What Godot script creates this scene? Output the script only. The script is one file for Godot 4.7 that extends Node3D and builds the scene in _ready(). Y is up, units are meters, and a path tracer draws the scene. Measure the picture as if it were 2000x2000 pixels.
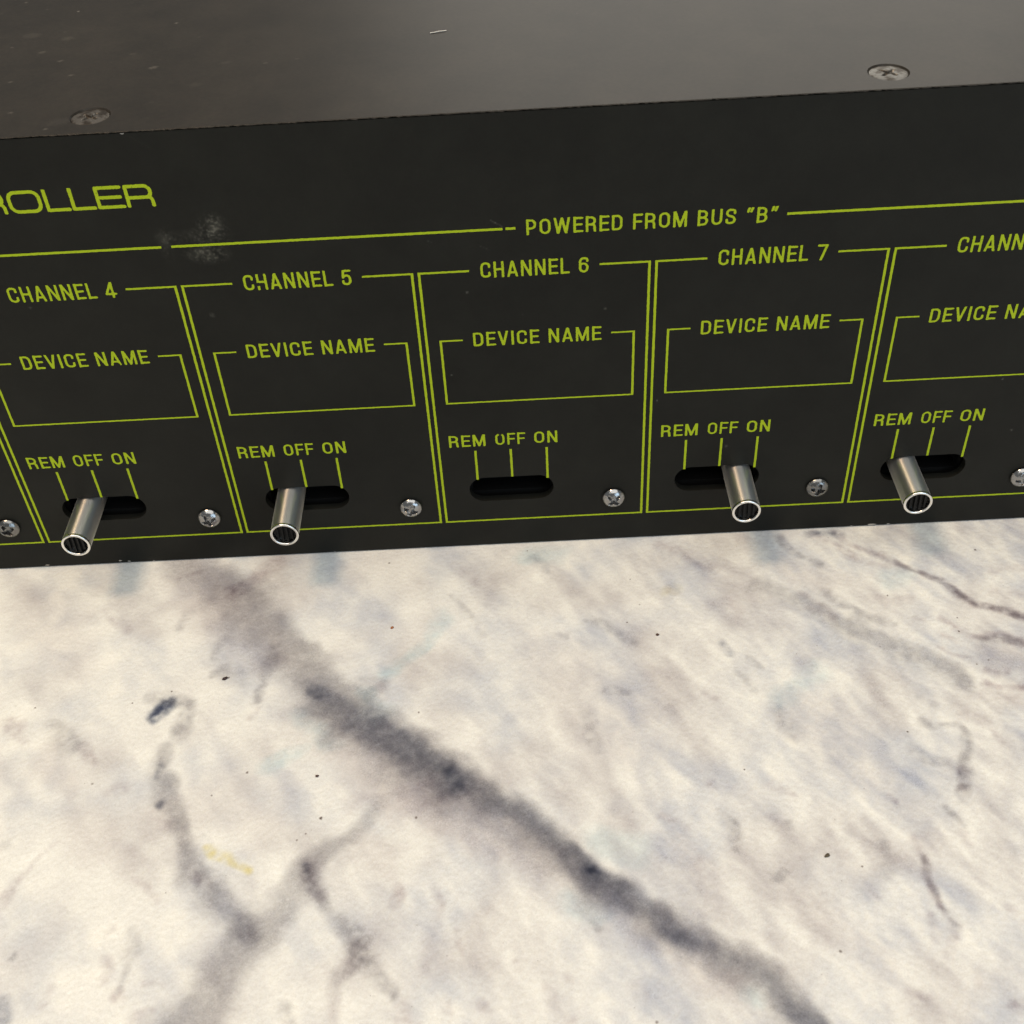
extends Node3D
# A rack-mounted power controller lying on a marble-print photo backdrop. Lengths below are millimetres in the panel's frame:
# x to the right along the panel, y up, z out of the panel; MM turns them into metres.

const MM := 0.001
const PITCH := 38.5                  # one channel's width
const HALF_GAP := 0.57               # from a channel's edge to the centre of its frame line
const PANEL_L := -318.3
const PANEL_R := 164.3
const PANEL_H := 88.0
const PANEL_T := 1.5
const SLOT := Vector2(13.4, 14.45)   # centre of a switch slot from the channel's left edge
const SLOT_HALF := 7.9
const SLOT_R := 2.9
const INK_Z := 0.03
const MARBLE := Rect2(-160, -22, 270, 135)   # part of the backdrop that the print's picture covers (x, z)
const MW := 1024
const MH := 512

var rng := RandomNumberGenerator.new()
var wobble := FastNoiseLite.new()
var mats := {}
var glyph_shapes := {}


func _ready() -> void:
	# ---- camera
	var cam := Camera3D.new()
	cam.name = "camera"
	cam.fov = 46.1026
	cam.near = 0.01
	cam.far = 20.0
	var lens := CameraAttributesPhysical.new()
	lens.frustum_focal_length = 28.2           # the phone's wide lens
	lens.frustum_near = 0.01
	lens.frustum_far = 20.0
	lens.frustum_focus_distance = 0.209
	lens.exposure_aperture = 34.0
	cam.attributes = lens
	cam.fov = 46.1026
	cam.transform = Transform3D(Basis(Vector3(0.9986361, -0.0467603, 0.0232237), Vector3(0.0502486, 0.7400295, -0.6706947), Vector3(0.0141757, 0.6709470, 0.7413698)).orthonormalized(), Vector3(-22.04, 162.84, 170.65) * MM)
	add_child(cam)
	cam.current = true
	# ---- the room's dim light, as a plain background
	var env := Environment.new()
	env.background_mode = Environment.BG_COLOR
	env.background_color = Color(0.50, 0.505, 0.50)
	env.background_energy_multiplier = 1.0
	env.tonemap_mode = Environment.TONE_MAPPER_LINEAR
	env.tonemap_exposure = 1.1
	env.sdfgi_enabled = true
	env.ssao_enabled = true
	env.ssil_enabled = true
	var we := WorldEnvironment.new()
	we.name = "room_light"
	we.environment = env
	add_child(we)
	# ---- lamps: a warm one overhead to the left, a wide ceiling light, a bluish window in front to the right, an unseen light added behind for the lid's sheen
	lamp("warm_lamp", Vector3(-0.36, 0.93, 0.07), 1.4, Vector2(0.26, 0.26), Color(1.0, 0.84, 0.66), 0.60)
	lamp("ceiling_light", Vector3(0.04, 0.96, 0.28), 1.0, Vector2(1.3, 1.2), Color(1.0, 0.985, 0.96), 0.78)
	lamp("window_light", Vector3(0.52, 0.27, 0.81), 1.7, Vector2(0.9, 0.8), Color(0.80, 0.91, 1.0), 0.55)
	lamp("lid_sheen_light", Vector3(0.20, 0.40, -0.87), 1.6, Vector2(1.0, 0.7), Color(1.0, 0.98, 0.94), 0.34)

	rng.seed = 7
	wobble.seed = 3
	wobble.noise_type = FastNoiseLite.TYPE_SIMPLEX
	wobble.frequency = 0.9
	make_materials()
	build_table()
	build_controller()
	build_litter()


func lamp(called: String, dir: Vector3, far: float, size: Vector2, color: Color, energy: float) -> void:
	var a := AreaLight3D.new()
	a.name = called
	a.area_size = size
	a.light_color = color
	a.light_energy = energy
	a.shadow_enabled = true
	var aim := Vector3(-0.02, 0.03, 0.03)
	a.position = aim + dir.normalized() * far
	a.look_at_from_position(a.position, aim, Vector3.UP if absf(dir.normalized().y) < 0.9 else Vector3.BACK)
	add_child(a)


# ------------------------------------------------------------------ helpers

func lin(r: float, g: float, b: float) -> Color:
	return Color(r, g, b).linear_to_srgb()


func paint(color: Color, rough: float, metal := 0.0, spec := 0.5) -> StandardMaterial3D:
	var m := StandardMaterial3D.new()
	m.albedo_color = color
	m.roughness = rough
	m.metallic = metal
	m.metallic_specular = spec
	return m


func make_materials() -> void:
	mats.ink = paint(lin(0.385, 0.49, 0.013), 0.6, 0.0, 0.3)
	mats.black = paint(lin(0.012, 0.012, 0.011), 0.55)
	mats.deep = paint(lin(0.004, 0.004, 0.004), 0.7, 0.0, 0.3)
	mats.steel = paint(lin(0.82, 0.81, 0.775), 0.3, 1.0)
	mats.screw = paint(lin(0.34, 0.34, 0.34), 0.16, 1.0)
	mats.dull_screw = paint(lin(0.22, 0.22, 0.215), 0.24, 1.0)
	mats.old_screw = paint(lin(0.23, 0.22, 0.20), 0.42, 0.9)
	var rust := FastNoiseLite.new()
	rust.seed = 6
	rust.frequency = 0.02
	rust.fractal_octaves = 4
	var blotch := NoiseTexture2D.new()
	blotch.width = 256
	blotch.height = 256
	blotch.seamless = true
	blotch.noise = rust
	var ramp := Gradient.new()
	ramp.set_color(0, Color(0.55, 0.50, 0.44))
	ramp.set_color(1, Color(1, 1, 1))
	ramp.set_offset(0, 0.3)
	ramp.set_offset(1, 0.62)
	blotch.color_ramp = ramp
	mats.worn_screw = paint(lin(0.20, 0.18, 0.155), 0.4, 0.8)
	for m: StandardMaterial3D in [mats.old_screw, mats.worn_screw]:
		m.albedo_texture = blotch
		m.uv1_triplanar = true
		m.uv1_scale = Vector3(75, 75, 75)
	mats.polished = paint(lin(0.88, 0.87, 0.84), 0.22, 1.0)
	mats.bare = paint(lin(0.55, 0.54, 0.52), 0.4, 1.0)
	mats.plastic = paint(lin(0.007, 0.007, 0.007), 0.4, 0.0, 0.3)
	mats.chassis = paint(lin(0.06, 0.057, 0.052), 0.5)
	# turned steel: what it mirrors is drawn out along the sleeve
	mats.steel.roughness = 0.36
	mats.steel.anisotropy_enabled = true
	mats.steel.anisotropy = 0.85


func new_st() -> SurfaceTool:
	var st := SurfaceTool.new()
	st.begin(Mesh.PRIMITIVE_TRIANGLES)
	return st


func tri(st: SurfaceTool, a: Vector3, b: Vector3, c: Vector3, n: Vector3, ua := Vector2.ZERO, ub := Vector2.ZERO, uc := Vector2.ZERO) -> void:
	st.set_normal(n)
	st.set_uv(ua)
	st.add_vertex(a * MM)
	if (b - a).cross(c - a).dot(n) > 0.0:
		st.set_normal(n)
		st.set_uv(uc)
		st.add_vertex(c * MM)
		st.set_normal(n)
		st.set_uv(ub)
		st.add_vertex(b * MM)
	else:
		st.set_normal(n)
		st.set_uv(ub)
		st.add_vertex(b * MM)
		st.set_normal(n)
		st.set_uv(uc)
		st.add_vertex(c * MM)


func quad(st: SurfaceTool, a: Vector3, b: Vector3, c: Vector3, d: Vector3, n: Vector3, uv: Array = []) -> void:
	if uv.is_empty():
		uv = [Vector2.ZERO, Vector2.ZERO, Vector2.ZERO, Vector2.ZERO]
	tri(st, a, b, c, n, uv[0], uv[1], uv[2])
	tri(st, a, c, d, n, uv[0], uv[2], uv[3])


func smooth_tri(st: SurfaceTool, p: Array, n: Array, uv: Array = []) -> void:
	var order := [0, 1, 2]
	if (p[1] - p[0]).cross(p[2] - p[0]).dot(n[0] + n[1] + n[2]) > 0.0:
		order = [0, 2, 1]
	for k in order:
		st.set_normal(n[k])
		st.set_uv(uv[k] if not uv.is_empty() else Vector2.ZERO)
		st.add_vertex(p[k] * MM)


func smooth_quad(st: SurfaceTool, p: Array, n: Array, uv: Array = []) -> void:
	if uv.is_empty():
		uv = [Vector2.ZERO, Vector2.ZERO, Vector2.ZERO, Vector2.ZERO]
	smooth_tri(st, [p[0], p[1], p[2]], [n[0], n[1], n[2]], [uv[0], uv[1], uv[2]])
	smooth_tri(st, [p[0], p[2], p[3]], [n[0], n[2], n[3]], [uv[0], uv[2], uv[3]])


func box(st: SurfaceTool, lo: Vector3, hi: Vector3) -> void:
	var v := func(i: int) -> Vector3: return Vector3(hi.x if i & 1 else lo.x, hi.y if i & 2 else lo.y, hi.z if i & 4 else lo.z)
	quad(st, v.call(0), v.call(2), v.call(6), v.call(4), Vector3.LEFT)
	quad(st, v.call(1), v.call(3), v.call(7), v.call(5), Vector3.RIGHT)
	quad(st, v.call(0), v.call(1), v.call(5), v.call(4), Vector3.DOWN)
	quad(st, v.call(2), v.call(3), v.call(7), v.call(6), Vector3.UP)
	quad(st, v.call(0), v.call(1), v.call(3), v.call(2), Vector3.FORWARD)
	quad(st, v.call(4), v.call(5), v.call(7), v.call(6), Vector3.BACK)


# A surface turned about z: profile points are (z, r), normals follow the profile unless a point is doubled.
func lathe(st: SurfaceTool, profile: Array, sides: int) -> void:
	for i in profile.size() - 1:
		var a: Vector2 = profile[i]
		var b: Vector2 = profile[i + 1]
		if a.is_equal_approx(b):
			continue
		var na := (b - a)
		var nb := na
		if i > 0 and not a.is_equal_approx(profile[i - 1]):
			na = b - profile[i - 1]
		if i + 2 < profile.size() and not b.is_equal_approx(profile[i + 2]):
			nb = profile[i + 2] - a
		for k in sides:
			var t0 := TAU * k / sides
			var t1 := TAU * (k + 1) / sides
			var d0 := Vector3(cos(t0), sin(t0), 0)
			var d1 := Vector3(cos(t1), sin(t1), 0)
			var z := Vector3(0, 0, 1)
			var n := func(d: Vector3, e: Vector2) -> Vector3: return (d * e.x - z * e.y).normalized()
			var v0 := float(i) / profile.size()
			var v1 := float(i + 1) / profile.size()
			smooth_quad(st, [d0 * a.y + z * a.x, d1 * a.y + z * a.x, d1 * b.y + z * b.x, d0 * b.y + z * b.x],
				[n.call(d0, na), n.call(d1, na), n.call(d1, nb), n.call(d0, nb)],
				[Vector2(v0, 0), Vector2(v0, 1), Vector2(v1, 1), Vector2(v1, 0)])


func part(called: String, st: SurfaceTool, m: Material, parent: Node3D, at := Vector3.ZERO) -> MeshInstance3D:
	var o := MeshInstance3D.new()
	o.name = called
	o.mesh = st.commit()
	o.material_override = m
	o.position = at * MM
	parent.add_child(o, true)
	return o


func copy_part(o: MeshInstance3D, called: String, parent: Node3D, at: Vector3) -> MeshInstance3D:
	var c: MeshInstance3D = o.duplicate()
	c.name = called
	parent.add_child(c, true)
	c.position = at * MM
	return c


func thing(called: String, label: String, category: String, at := Vector3.ZERO) -> Node3D:
	var o := Node3D.new()
	o.name = called
	o.position = at * MM
	o.set_meta("label", label)
	o.set_meta("category", category)
	add_child(o, true)
	return o


func hash_noise(n: FastNoiseLite, v: Vector3, far: float) -> float:
	return n.get_noise_3d(v.x * far, v.y * far, v.z * far)


# ------------------------------------------------------------------ plates with holes

# Outline of a slot: two half circles joined by straights, counter-clockwise, every point with its outward normal.
func slot_outline(c: Vector2, half: float, r: float, steps: int) -> PackedVector2Array:
	var out := PackedVector2Array()
	for s in 2:
		var mid := c + Vector2((half - r) * (1 if s == 0 else -1), 0)
		for k in steps + 1:
			var t := -PI / 2 + PI * k / steps + PI * s
			out.append(mid + Vector2(cos(t), sin(t)) * r)
	return out


func on_rect(from: Vector2, through: Vector2, cell: Rect2) -> Vector2:
	var d := through - from
	var best := 1e9
	if absf(d.x) > 1e-9:
		best = minf(best, ((cell.end.x if d.x > 0 else cell.position.x) - from.x) / d.x)
	if absf(d.y) > 1e-9:
		best = minf(best, ((cell.end.y if d.y > 0 else cell.position.y) - from.y) / d.y)
	return from + d * best


# Fills a rectangle that has a row of holes: cells lie side by side between the same two heights.
func holed_face(st: SurfaceTool, whole: Rect2, cells: Array, outlines: Array, lift: Callable, n: Vector3, uv: Callable) -> void:
	var flat := func(a: Vector2, b: Vector2, c: Vector2, d: Vector2) -> void:
		quad(st, lift.call(a), lift.call(b), lift.call(c), lift.call(d), n, [uv.call(a), uv.call(b), uv.call(c), uv.call(d)])
	var r := func(x0: float, y0: float, x1: float, y1: float) -> void:
		if x1 - x0 > 1e-6 and y1 - y0 > 1e-6:
			flat.call(Vector2(x0, y0), Vector2(x1, y0), Vector2(x1, y1), Vector2(x0, y1))
	var y0: float = cells[0].position.y
	var y1: float = cells[0].end.y
	r.call(whole.position.x, whole.position.y, whole.end.x, y0)
	r.call(whole.position.x, y1, whole.end.x, whole.end.y)
	var x := whole.position.x
	for cell: Rect2 in cells:
		r.call(x, y0, cell.position.x, y1)
		x = cell.end.x
	r.call(x, y0, whole.end.x, y1)
	for i in cells.size():
		var cell: Rect2 = cells[i]
		var mid := cell.get_center()
		var o: PackedVector2Array = outlines[i]
		for k in o.size():
			var p := o[k]
			var q := o[(k + 1) % o.size()]
			var pp := on_rect(mid, p, cell)
			var qq := on_rect(mid, q, cell)
			if absf(pp.x - qq.x) > 1e-5 and absf(pp.y - qq.y) > 1e-5:      # the cell's corner lies between
				var corner := Vector2(pp.x if absf(absf(pp.x - mid.x) - cell.size.x / 2) < 1e-4 else qq.x, pp.y if absf(absf(pp.y - mid.y) - cell.size.y / 2) < 1e-4 else qq.y)
				tri(st, lift.call(pp), lift.call(corner), lift.call(qq), n, uv.call(pp), uv.call(corner), uv.call(qq))
			flat.call(p, pp, qq, q)


# ------------------------------------------------------------------ the backdrop's marble print

var dens: Array[PackedFloat32Array] = []
var scratch := PackedFloat32Array()
var warp_x := PackedFloat32Array()
var warp_y := PackedFloat32Array()
var rough_edge := PackedFloat32Array()
var fine_edge := PackedFloat32Array()


# One smear of ink: [x, z, half width, strength] per point, in millimetres on the backdrop.
func vein(ink: int, p: Array) -> void:
	var s := MW / MARBLE.size.x
	var full := Rect2i(0, 0, MW, MH)
	var broad_stroke := 0.0
	var touched := Rect2i()
	var count := p.size() / 4
	for k in maxi(count - 1, 1):
		var i := k * 4
		var j := mini(i + 4, p.size() - 4)
		var ax: float = (p[i] - MARBLE.position.x) * s
		var ay: float = (p[i + 1] - MARBLE.position.y) * s
		var bx: float = (p[j] - MARBLE.position.x) * s
		var by: float = (p[j + 1] - MARBLE.position.y) * s
		var firm := clampf((maxf(p[i + 2], p[j + 2]) * s - 4.0) / 9.0, 0.0, 1.0)
		var wa: float = p[i + 2] * s * lerpf(1.8, 1.22, firm)
		var wb: float = p[j + 2] * s * lerpf(1.8, 1.22, firm)
		var sa: float = p[i + 3]
		var sb: float = p[j + 3]
		broad_stroke = maxf(broad_stroke, firm)
		var bend := clampf(maxf(wa, wb) / 26.0, 0.34, 0.8)
		var pad := maxf(wa, wb) * 1.35 + 10.0
		var area := Rect2i(Rect2(minf(ax, bx) - pad, minf(ay, by) - pad, absf(ax - bx) + 2 * pad, absf(ay - by) + 2 * pad)).intersection(full)
		touched = area if touched.size == Vector2i.ZERO else touched.merge(area)
		var dx := bx - ax
		var dy := by - ay
		var l2 := maxf(dx * dx + dy * dy, 1e-6)
		for y in range(area.position.y, area.end.y):
			var row := y * MW
			for x in range(area.position.x, area.end.x):
				var at := row + x
				var px := x + warp_x[at] * bend
				var py := y + warp_y[at] * bend
				var t := clampf(((px - ax) * dx + (py - ay) * dy) / l2, 0.0, 1.0)
				var w := lerpf(wa, wb, t)
				var ex := px - ax - dx * t
				var ey := py - ay - dy * t
				var fade := firm
				if firm > 0.4 and ink < 2 and dx > 0.0 and dy > 0.0:
					# a broad vein is crisp on its upper right flank and feathers out on the other
					var across := (ex * dy - ey * dx) / (w * sqrt(l2))
					w *= lerpf(1.32, 0.88, smoothstep(-0.5, 0.5, across))
					fade = lerpf(0.15, 0.9, smoothstep(-0.5, 0.5, across))
				var d2 := (ex * ex + ey * ey) / (w * w)
				if d2 < 1.0:
					var f := 1.0 - d2
					f = lerpf(f * f, 1.0 - smoothstep(0.25, 1.0, sqrt(d2)), fade) * lerpf(sa, sb, t)
					if f > scratch[at]:
						scratch[at] = f
	var into: PackedFloat32Array = dens[ink]
	for y in range(touched.position.y, touched.end.y):
		for x in range(touched.position.x, touched.end.x):
			var at := y * MW + x
			if scratch[at] > 0.0:
				into[at] += scratch[at] * (1.0 + 0.10 * rough_edge[at] + 0.08 * fine_edge[at]) * lerpf(clampf(0.86 + 0.6 * rough_edge[at] + 0.3 * fine_edge[at], 0.4, 1.2), 1.0, broad_stroke)
				scratch[at] = 0.0
	dens[ink] = into


func marble_picture() -> Image:
	var count := MW * MH
	for k in 5:
		var d := PackedFloat32Array()
		d.resize(count)
		dens.append(d)
	for a in [scratch, warp_x, warp_y, rough_edge, fine_edge]:
		a.resize(count)
	var soft := FastNoiseLite.new()
	soft.seed = 11
	soft.noise_type = FastNoiseLite.TYPE_SIMPLEX
	soft.frequency = 0.03
	soft.fractal_octaves = 2
	soft.fractal_gain = 0.42
	var broad := FastNoiseLite.new()
	broad.seed = 5
	broad.noise_type = FastNoiseLite.TYPE_SIMPLEX
	broad.frequency = 0.012
	broad.fractal_octaves = 4
	broad.fractal_gain = 0.40
	for y in MH:
		for x in MW:
			var at := y * MW + x
			warp_x[at] = 6.5 * soft.get_noise_2d(x, y)
			warp_y[at] = 6.5 * soft.get_noise_2d(x + 3000, y)
			fine_edge[at] = soft.get_noise_2d(x * 4.0 + 800, y * 4.0 + 800)
			rough_edge[at] = soft.get_noise_2d(x * 2.2, y * 2.2 + 5000)
	trace_veins()
	# ink colours as what each takes from the white sheet
	var inks := [Color(0.44, 0.45, 0.42), Color(0.66, 0.63, 0.54), Color(0.24, 0.28, 0.26), Color(0.26, 0.12, 0.06), Color(0.05, 0.14, 0.55)]
	var data := PackedByteArray()
	data.resize(count * 3)
	# the clouding runs along the veins: long towards the lower right
	var dir := Vector2(0.62, 0.78)
	for y in MH:
		for x in MW:
			var at := y * MW + x
			var u := (x * dir.x + y * dir.y) * 0.55
			var v := (-x * dir.y + y * dir.x) * 1.25
			var cloud := broad.get_noise_2d(u, v)
			var streak := broad.get_noise_2d(u * 2.6 + 900, v * 2.6)
			var fleck := broad.get_noise_2d(x * 5.0, y * 5.0 + 900)
			var tint := soft.get_noise_2d(x * 0.35 + 700, y * 0.35)
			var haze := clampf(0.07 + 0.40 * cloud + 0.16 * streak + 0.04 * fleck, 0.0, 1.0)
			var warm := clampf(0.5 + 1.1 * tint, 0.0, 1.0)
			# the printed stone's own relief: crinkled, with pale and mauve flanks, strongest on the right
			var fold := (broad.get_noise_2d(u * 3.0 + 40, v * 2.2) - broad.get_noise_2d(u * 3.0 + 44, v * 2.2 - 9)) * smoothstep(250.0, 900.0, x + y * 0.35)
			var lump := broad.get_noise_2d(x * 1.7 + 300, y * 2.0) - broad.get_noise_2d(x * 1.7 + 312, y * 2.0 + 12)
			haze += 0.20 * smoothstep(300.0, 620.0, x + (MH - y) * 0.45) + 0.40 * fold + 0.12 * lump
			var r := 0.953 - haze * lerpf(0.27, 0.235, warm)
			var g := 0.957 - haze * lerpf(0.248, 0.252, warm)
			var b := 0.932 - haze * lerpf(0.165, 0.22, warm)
			for k in 5:
				var d: float = dens[k][at]
				if d > 0.0:
					d = minf(d, 1.25)
					r *= 1.0 - d * inks[k].r
					g *= 1.0 - d * inks[k].g
					b *= 1.0 - d * inks[k].b
			data[at * 3] = int(clampf(r, 0, 1) * 255.0)
			data[at * 3 + 1] = int(clampf(g, 0, 1) * 255.0)
			data[at * 3 + 2] = int(clampf(b, 0, 1) * 255.0)
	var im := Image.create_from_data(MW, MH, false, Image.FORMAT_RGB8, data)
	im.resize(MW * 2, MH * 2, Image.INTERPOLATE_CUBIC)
	# dots of dirt, and the dot grain of the print, heavier where the ink is
	var s := MW * 2 / MARBLE.size.x
	for f in dirt_flecks():
		speck(im, Vector2(f[0] - MARBLE.position.x, f[1] - MARBLE.position.y) * s, f[2] * s, Color(0.27, 0.22, 0.20), f[3])
	var bytes := im.get_data()
	var grain := RandomNumberGenerator.new()
	grain.seed = 99
	for i in range(0, bytes.size(), 3):
		var v := bytes[i + 1]
		var depth := 0.045 if v > 200 else 0.09 if v > 150 else 0.13
		var k := 1.0 + depth * (grain.randf() + grain.randf() - 1.0)
		bytes[i] = clampi(int(bytes[i] * k), 0, 255)
		bytes[i + 1] = clampi(int(v * k), 0, 255)
		bytes[i + 2] = clampi(int(bytes[i + 2] * k), 0, 255)
	return Image.create_from_data(MW * 2, MH * 2, false, Image.FORMAT_RGB8, bytes)


func speck(im: Image, at: Vector2, r: float, color: Color, strength: float, stretch := 1.0, turn := 0.0) -> void:
	var pad := int(ceil(r * maxf(stretch, 1.0) + 2))
	for y in range(maxi(0, int(at.y) - pad), mini(im.get_height(), int(at.y) + pad + 1)):
		for x in range(maxi(0, int(at.x) - pad), mini(im.get_width(), int(at.x) + pad + 1)):
			var d := (Vector2(x, y) - at).rotated(-turn)
			d.x /= stretch
			var f := clampf((r * (1.0 + 0.35 * wobble.get_noise_2d(x * 0.4, y * 0.4)) - d.length()) / maxf(r * 0.5, 0.7) , 0.0, 1.0) * strength
			if f > 0.0:
				im.set_pixel(x, y, im.get_pixel(x, y).lerp(color, f))


func dirt_flecks() -> Array:
	var out := []
	for t in "-76.9,30.7,0.27,0.6;-86.6,33.2,0.18,0.7;-93.1,35.4,0.18,0.7;-110.2,35.4,0.18,0.7;-70.7,51.3,0.27,0.6;-57.6,60.8,0.32,0.8;-42.7,40.5,0.18,0.8;-49.7,3.6,0.25,0.5;-5.3,22.1,0.18,0.8;-22.8,2.1,0.18,0.6;62.2,7.9,0.25,0.8;42.9,18.6,0.18,0.8;53.1,28.1,0.18,0.9;53.8,24.9,0.18,0.6;38.4,49.4,0.18,0.8;-3.7,11.2,0.18,0.4".split(";"):
		out.append(Array(t.split(",")).map(func(v: String) -> float: return v.to_float()))
	for t in "-2.6,17.8,0.18,0.5;-96.2,52.1,0.27,0.4;-75.9,55.5,0.18,0.6;-42.4,61.5,0.27,0.6;-59.7,63.5,0.18,0.5;25.1,73.7,0.18,0.7;18.9,86.9,0.27,0.5;10.5,55.3,0.18,0.7;-61.0,64.6,0.18,0.6;-8.2,95.9,0.27,0.5;27.6,29.8,0.14,0.6;38.5,30.8,0.14,0.6;56.2,35.0,0.18,0.5;53.9,35.8,0.18,0.5".split(";"):
		out.append(Array(t.split(",")).map(func(v: String) -> float: return v.to_float()))
	var r := RandomNumberGenerator.new()
	r.seed = 21
	for k in 260:
		out.append([r.randf_range(-155, 105), r.randf_range(0, 110), r.randf_range(0.06, 0.13), r.randf_range(0.15, 0.45)])
	return out


func trace_veins() -> void:
	vein(0, [-93.6,-1.4,3.2,0.26, -85.6,3.7,5.0,0.42, -80.0,7.5,5.8,0.50, -74.1,15.0,6.3,0.52, -67.3,23.4,5.2,0.54, -63.0,28.5,4.6,0.52, -58.8,34.4,5.3,0.62, -53.9,40.3,5.9,0.66, -47.4,45.6,5.7,0.70, -41.2,51.1,6.1,0.72, -36.1,55.0,5.6,0.72, -31.2,57.9,4.6,0.62, -26.3,61.8,4.3,0.62, -22.4,65.7,3.9,0.60, -18.0,70.4,3.8,0.66, -13.6,74.3,3.5,0.66, -9.3,77.5,3.5,0.66, -5.2,81.2,3.4,0.62, -0.4,84.5,3.4,0.56, 3.6,87.0,3.4,0.56, 8.1,90.0,3.3,0.56, 10.5,94.2,3.1,0.56, 12.9,98.2,3.0,0.60, 18.8,104.9,3.2,0.60])
	vein(1, [-62.6,32.4,0.8,0.10, -60.1,35.4,2.2,0.35, -54.8,40.3,2.6,0.38, -48.4,44.7,2.9,0.40, -41.3,50.6,3.3,0.45, -36.1,54.5,3.1,0.50, -32.0,57.6,2.0,0.30, -26.3,61.8,1.7,0.30, -20.9,66.9,1.7,0.30, -15.7,72.1,2.1,0.55, -12.2,75.8,2.4,0.45, -7.9,79.1,1.7,0.25, -4.6,82.7,1.4,0.50, -2.2,84.2,1.2,0.40, 1.5,86.3,1.0,0.20, 8.0,90.8,1.4,0.25, 11.2,96.0,1.7,0.35, 15.7,100.8,1.6,0.30])
	vein(1, [-37.3,53.4,1.1,0.25, -35.7,55.2,1.1,0.25])
	vein(1, [-61.0,34.8,1.2,0.30, -59.4,36.3,1.0,0.20])
	vein(1, [-15.9,71.8,1.1,0.35, -14.5,72.9,0.9,0.30])
	vein(2, [-61.9,39.3,4.5,0.20, -53.3,47.9,6.2,0.36, -43.5,57.0,6.4,0.40, -35.2,62.2,5.3,0.42, -27.2,66.8,5.0,0.36, -19.7,73.0,4.0,0.22, -12.4,78.4,3.9,0.22, -5.5,84.4,4.5,0.25, 2.3,90.9,4.3,0.25])
	vein(2, [-87.3,5.3,7.0,0.30, -79.8,15.2,7.8,0.34, -70.9,24.7,6.4,0.30])
	vein(0, [-48.0,57.7,1.1,0.20, -50.3,61.4,1.1,0.32, -52.9,64.3,1.6,0.38, -55.9,66.2,2.2,0.45, -58.1,68.8,2.8,0.48, -59.3,71.8,2.8,0.42, -61.3,75.1,2.7,0.30, -64.0,78.3,3.8,0.44, -66.9,81.8,4.2,0.50, -69.1,84.9,4.2,0.44, -70.9,89.7,5.1,0.44, -73.5,95.4,6.3,0.46])
	vein(2, [-58.0,69.2,1.5,0.30, -58.6,71.4,1.5,0.40, -56.9,74.1,1.1,0.30])
	vein(1, [-58.7,69.2,0.6,0.30, -58.8,71.1,0.7,0.20])
	vein(0, [-58.7,70.1,1.2,0.30, -56.6,74.4,1.2,0.42, -55.0,77.0,1.1,0.25, -52.9,79.0,1.4,0.36, -50.7,82.4,1.8,0.46, -51.1,85.3,1.4,0.36, -52.4,88.0,1.1,0.26, -53.0,90.6,0.9,0.20])
	vein(2, [-50.7,83.0,1.4,0.30, -51.8,86.5,1.1,0.35, -52.8,88.7,0.9,0.30, -53.1,93.5,1.0,0.25])
	vein(0, [-49.9,83.0,1.4,0.36, -47.6,86.7,1.5,0.38, -46.3,88.6,1.0,0.34, -44.7,90.3,0.7,0.34])
	vein(2, [-43.2,91.9,1.0,0.30, -42.8,93.6,1.1,0.45, -41.6,95.4,1.1,0.30])
	vein(1, [-88.6,38.8,1.0,0.70, -87.7,37.3,1.4,1.00, -86.4,35.5,1.2,0.60])
	vein(0, [-90.9,34.3,1.0,0.20, -86.7,34.6,1.6,0.35, -83.5,35.7,1.5,0.42, -83.1,39.1,1.5,0.38, -83.4,42.9,1.4,0.34])
	vein(0, [-85.3,45.7,1.2,0.42, -85.6,48.6,1.7,0.50, -85.6,50.4,1.6,0.50, -83.6,53.0,2.2,0.48, -82.1,56.8,1.9,0.42, -80.9,60.2,1.8,0.46, -79.0,63.6,1.4,0.46, -76.8,66.7,1.7,0.46, -75.5,69.7,2.7,0.50, -73.1,72.7,2.5,0.48, -69.6,76.2,2.3,0.46, -67.9,77.9,1.9,0.48, -65.8,80.3,1.4,0.30])
	vein(1, [-86.2,50.8,0.7,0.40, -85.6,49.6,0.8,0.30])
	vein(1, [-84.1,56.7,0.6,0.40, -83.3,55.6,0.6,0.25])
	vein(2, [-84.2,58.6,1.4,0.30, -82.8,60.6,1.2,0.25])
	vein(2, [-76.3,69.9,1.0,0.35, -74.7,71.2,1.0,0.30])
	vein(2, [-114.5,38.1,1.2,0.40, -112.5,40.1,1.6,0.50, -110.2,42.1,0.8,0.25])
	vein(0, [-105.4,38.9,1.4,0.25, -103.7,41.7,2.2,0.36, -101.8,44.0,1.6,0.30])
	vein(2, [-99.8,44.1,0.8,0.30, -97.4,47.7,0.9,0.35])
	vein(2, [-105.3,46.4,3.8,0.22, -101.2,50.8,2.8,0.22, -99.1,53.9,1.5,0.20])
	vein(2, [-92.5,54.1,1.1,0.28, -91.3,52.9,1.2,0.28])
	vein(2, [-103.4,12.6,0.7,0.15, -100.5,15.4,1.0,0.32, -97.9,18.2,1.0,0.30])
	vein(0, [-80.3,25.6,0.8,0.22, -79.8,22.6,0.9,0.20, -79.0,20.7,0.9,0.12])
	vein(0, [-79.6,29.4,0.8,0.34, -78.0,28.1,1.1,0.30, -75.8,30.4,2.1,0.18])
	vein(0, [-71.4,36.0,1.0,0.36, -70.6,32.5,0.9,0.32, -70.0,28.1,1.0,0.26, -69.9,25.4,1.3,0.20])
	vein(2, [-71.9,40.0,0.8,0.30, -70.9,38.2,0.7,0.20])
	vein(0, [-88.3,17.5,0.9,0.22, -87.8,15.6,0.8,0.24, -86.7,14.3,1.4,0.12])
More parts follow.
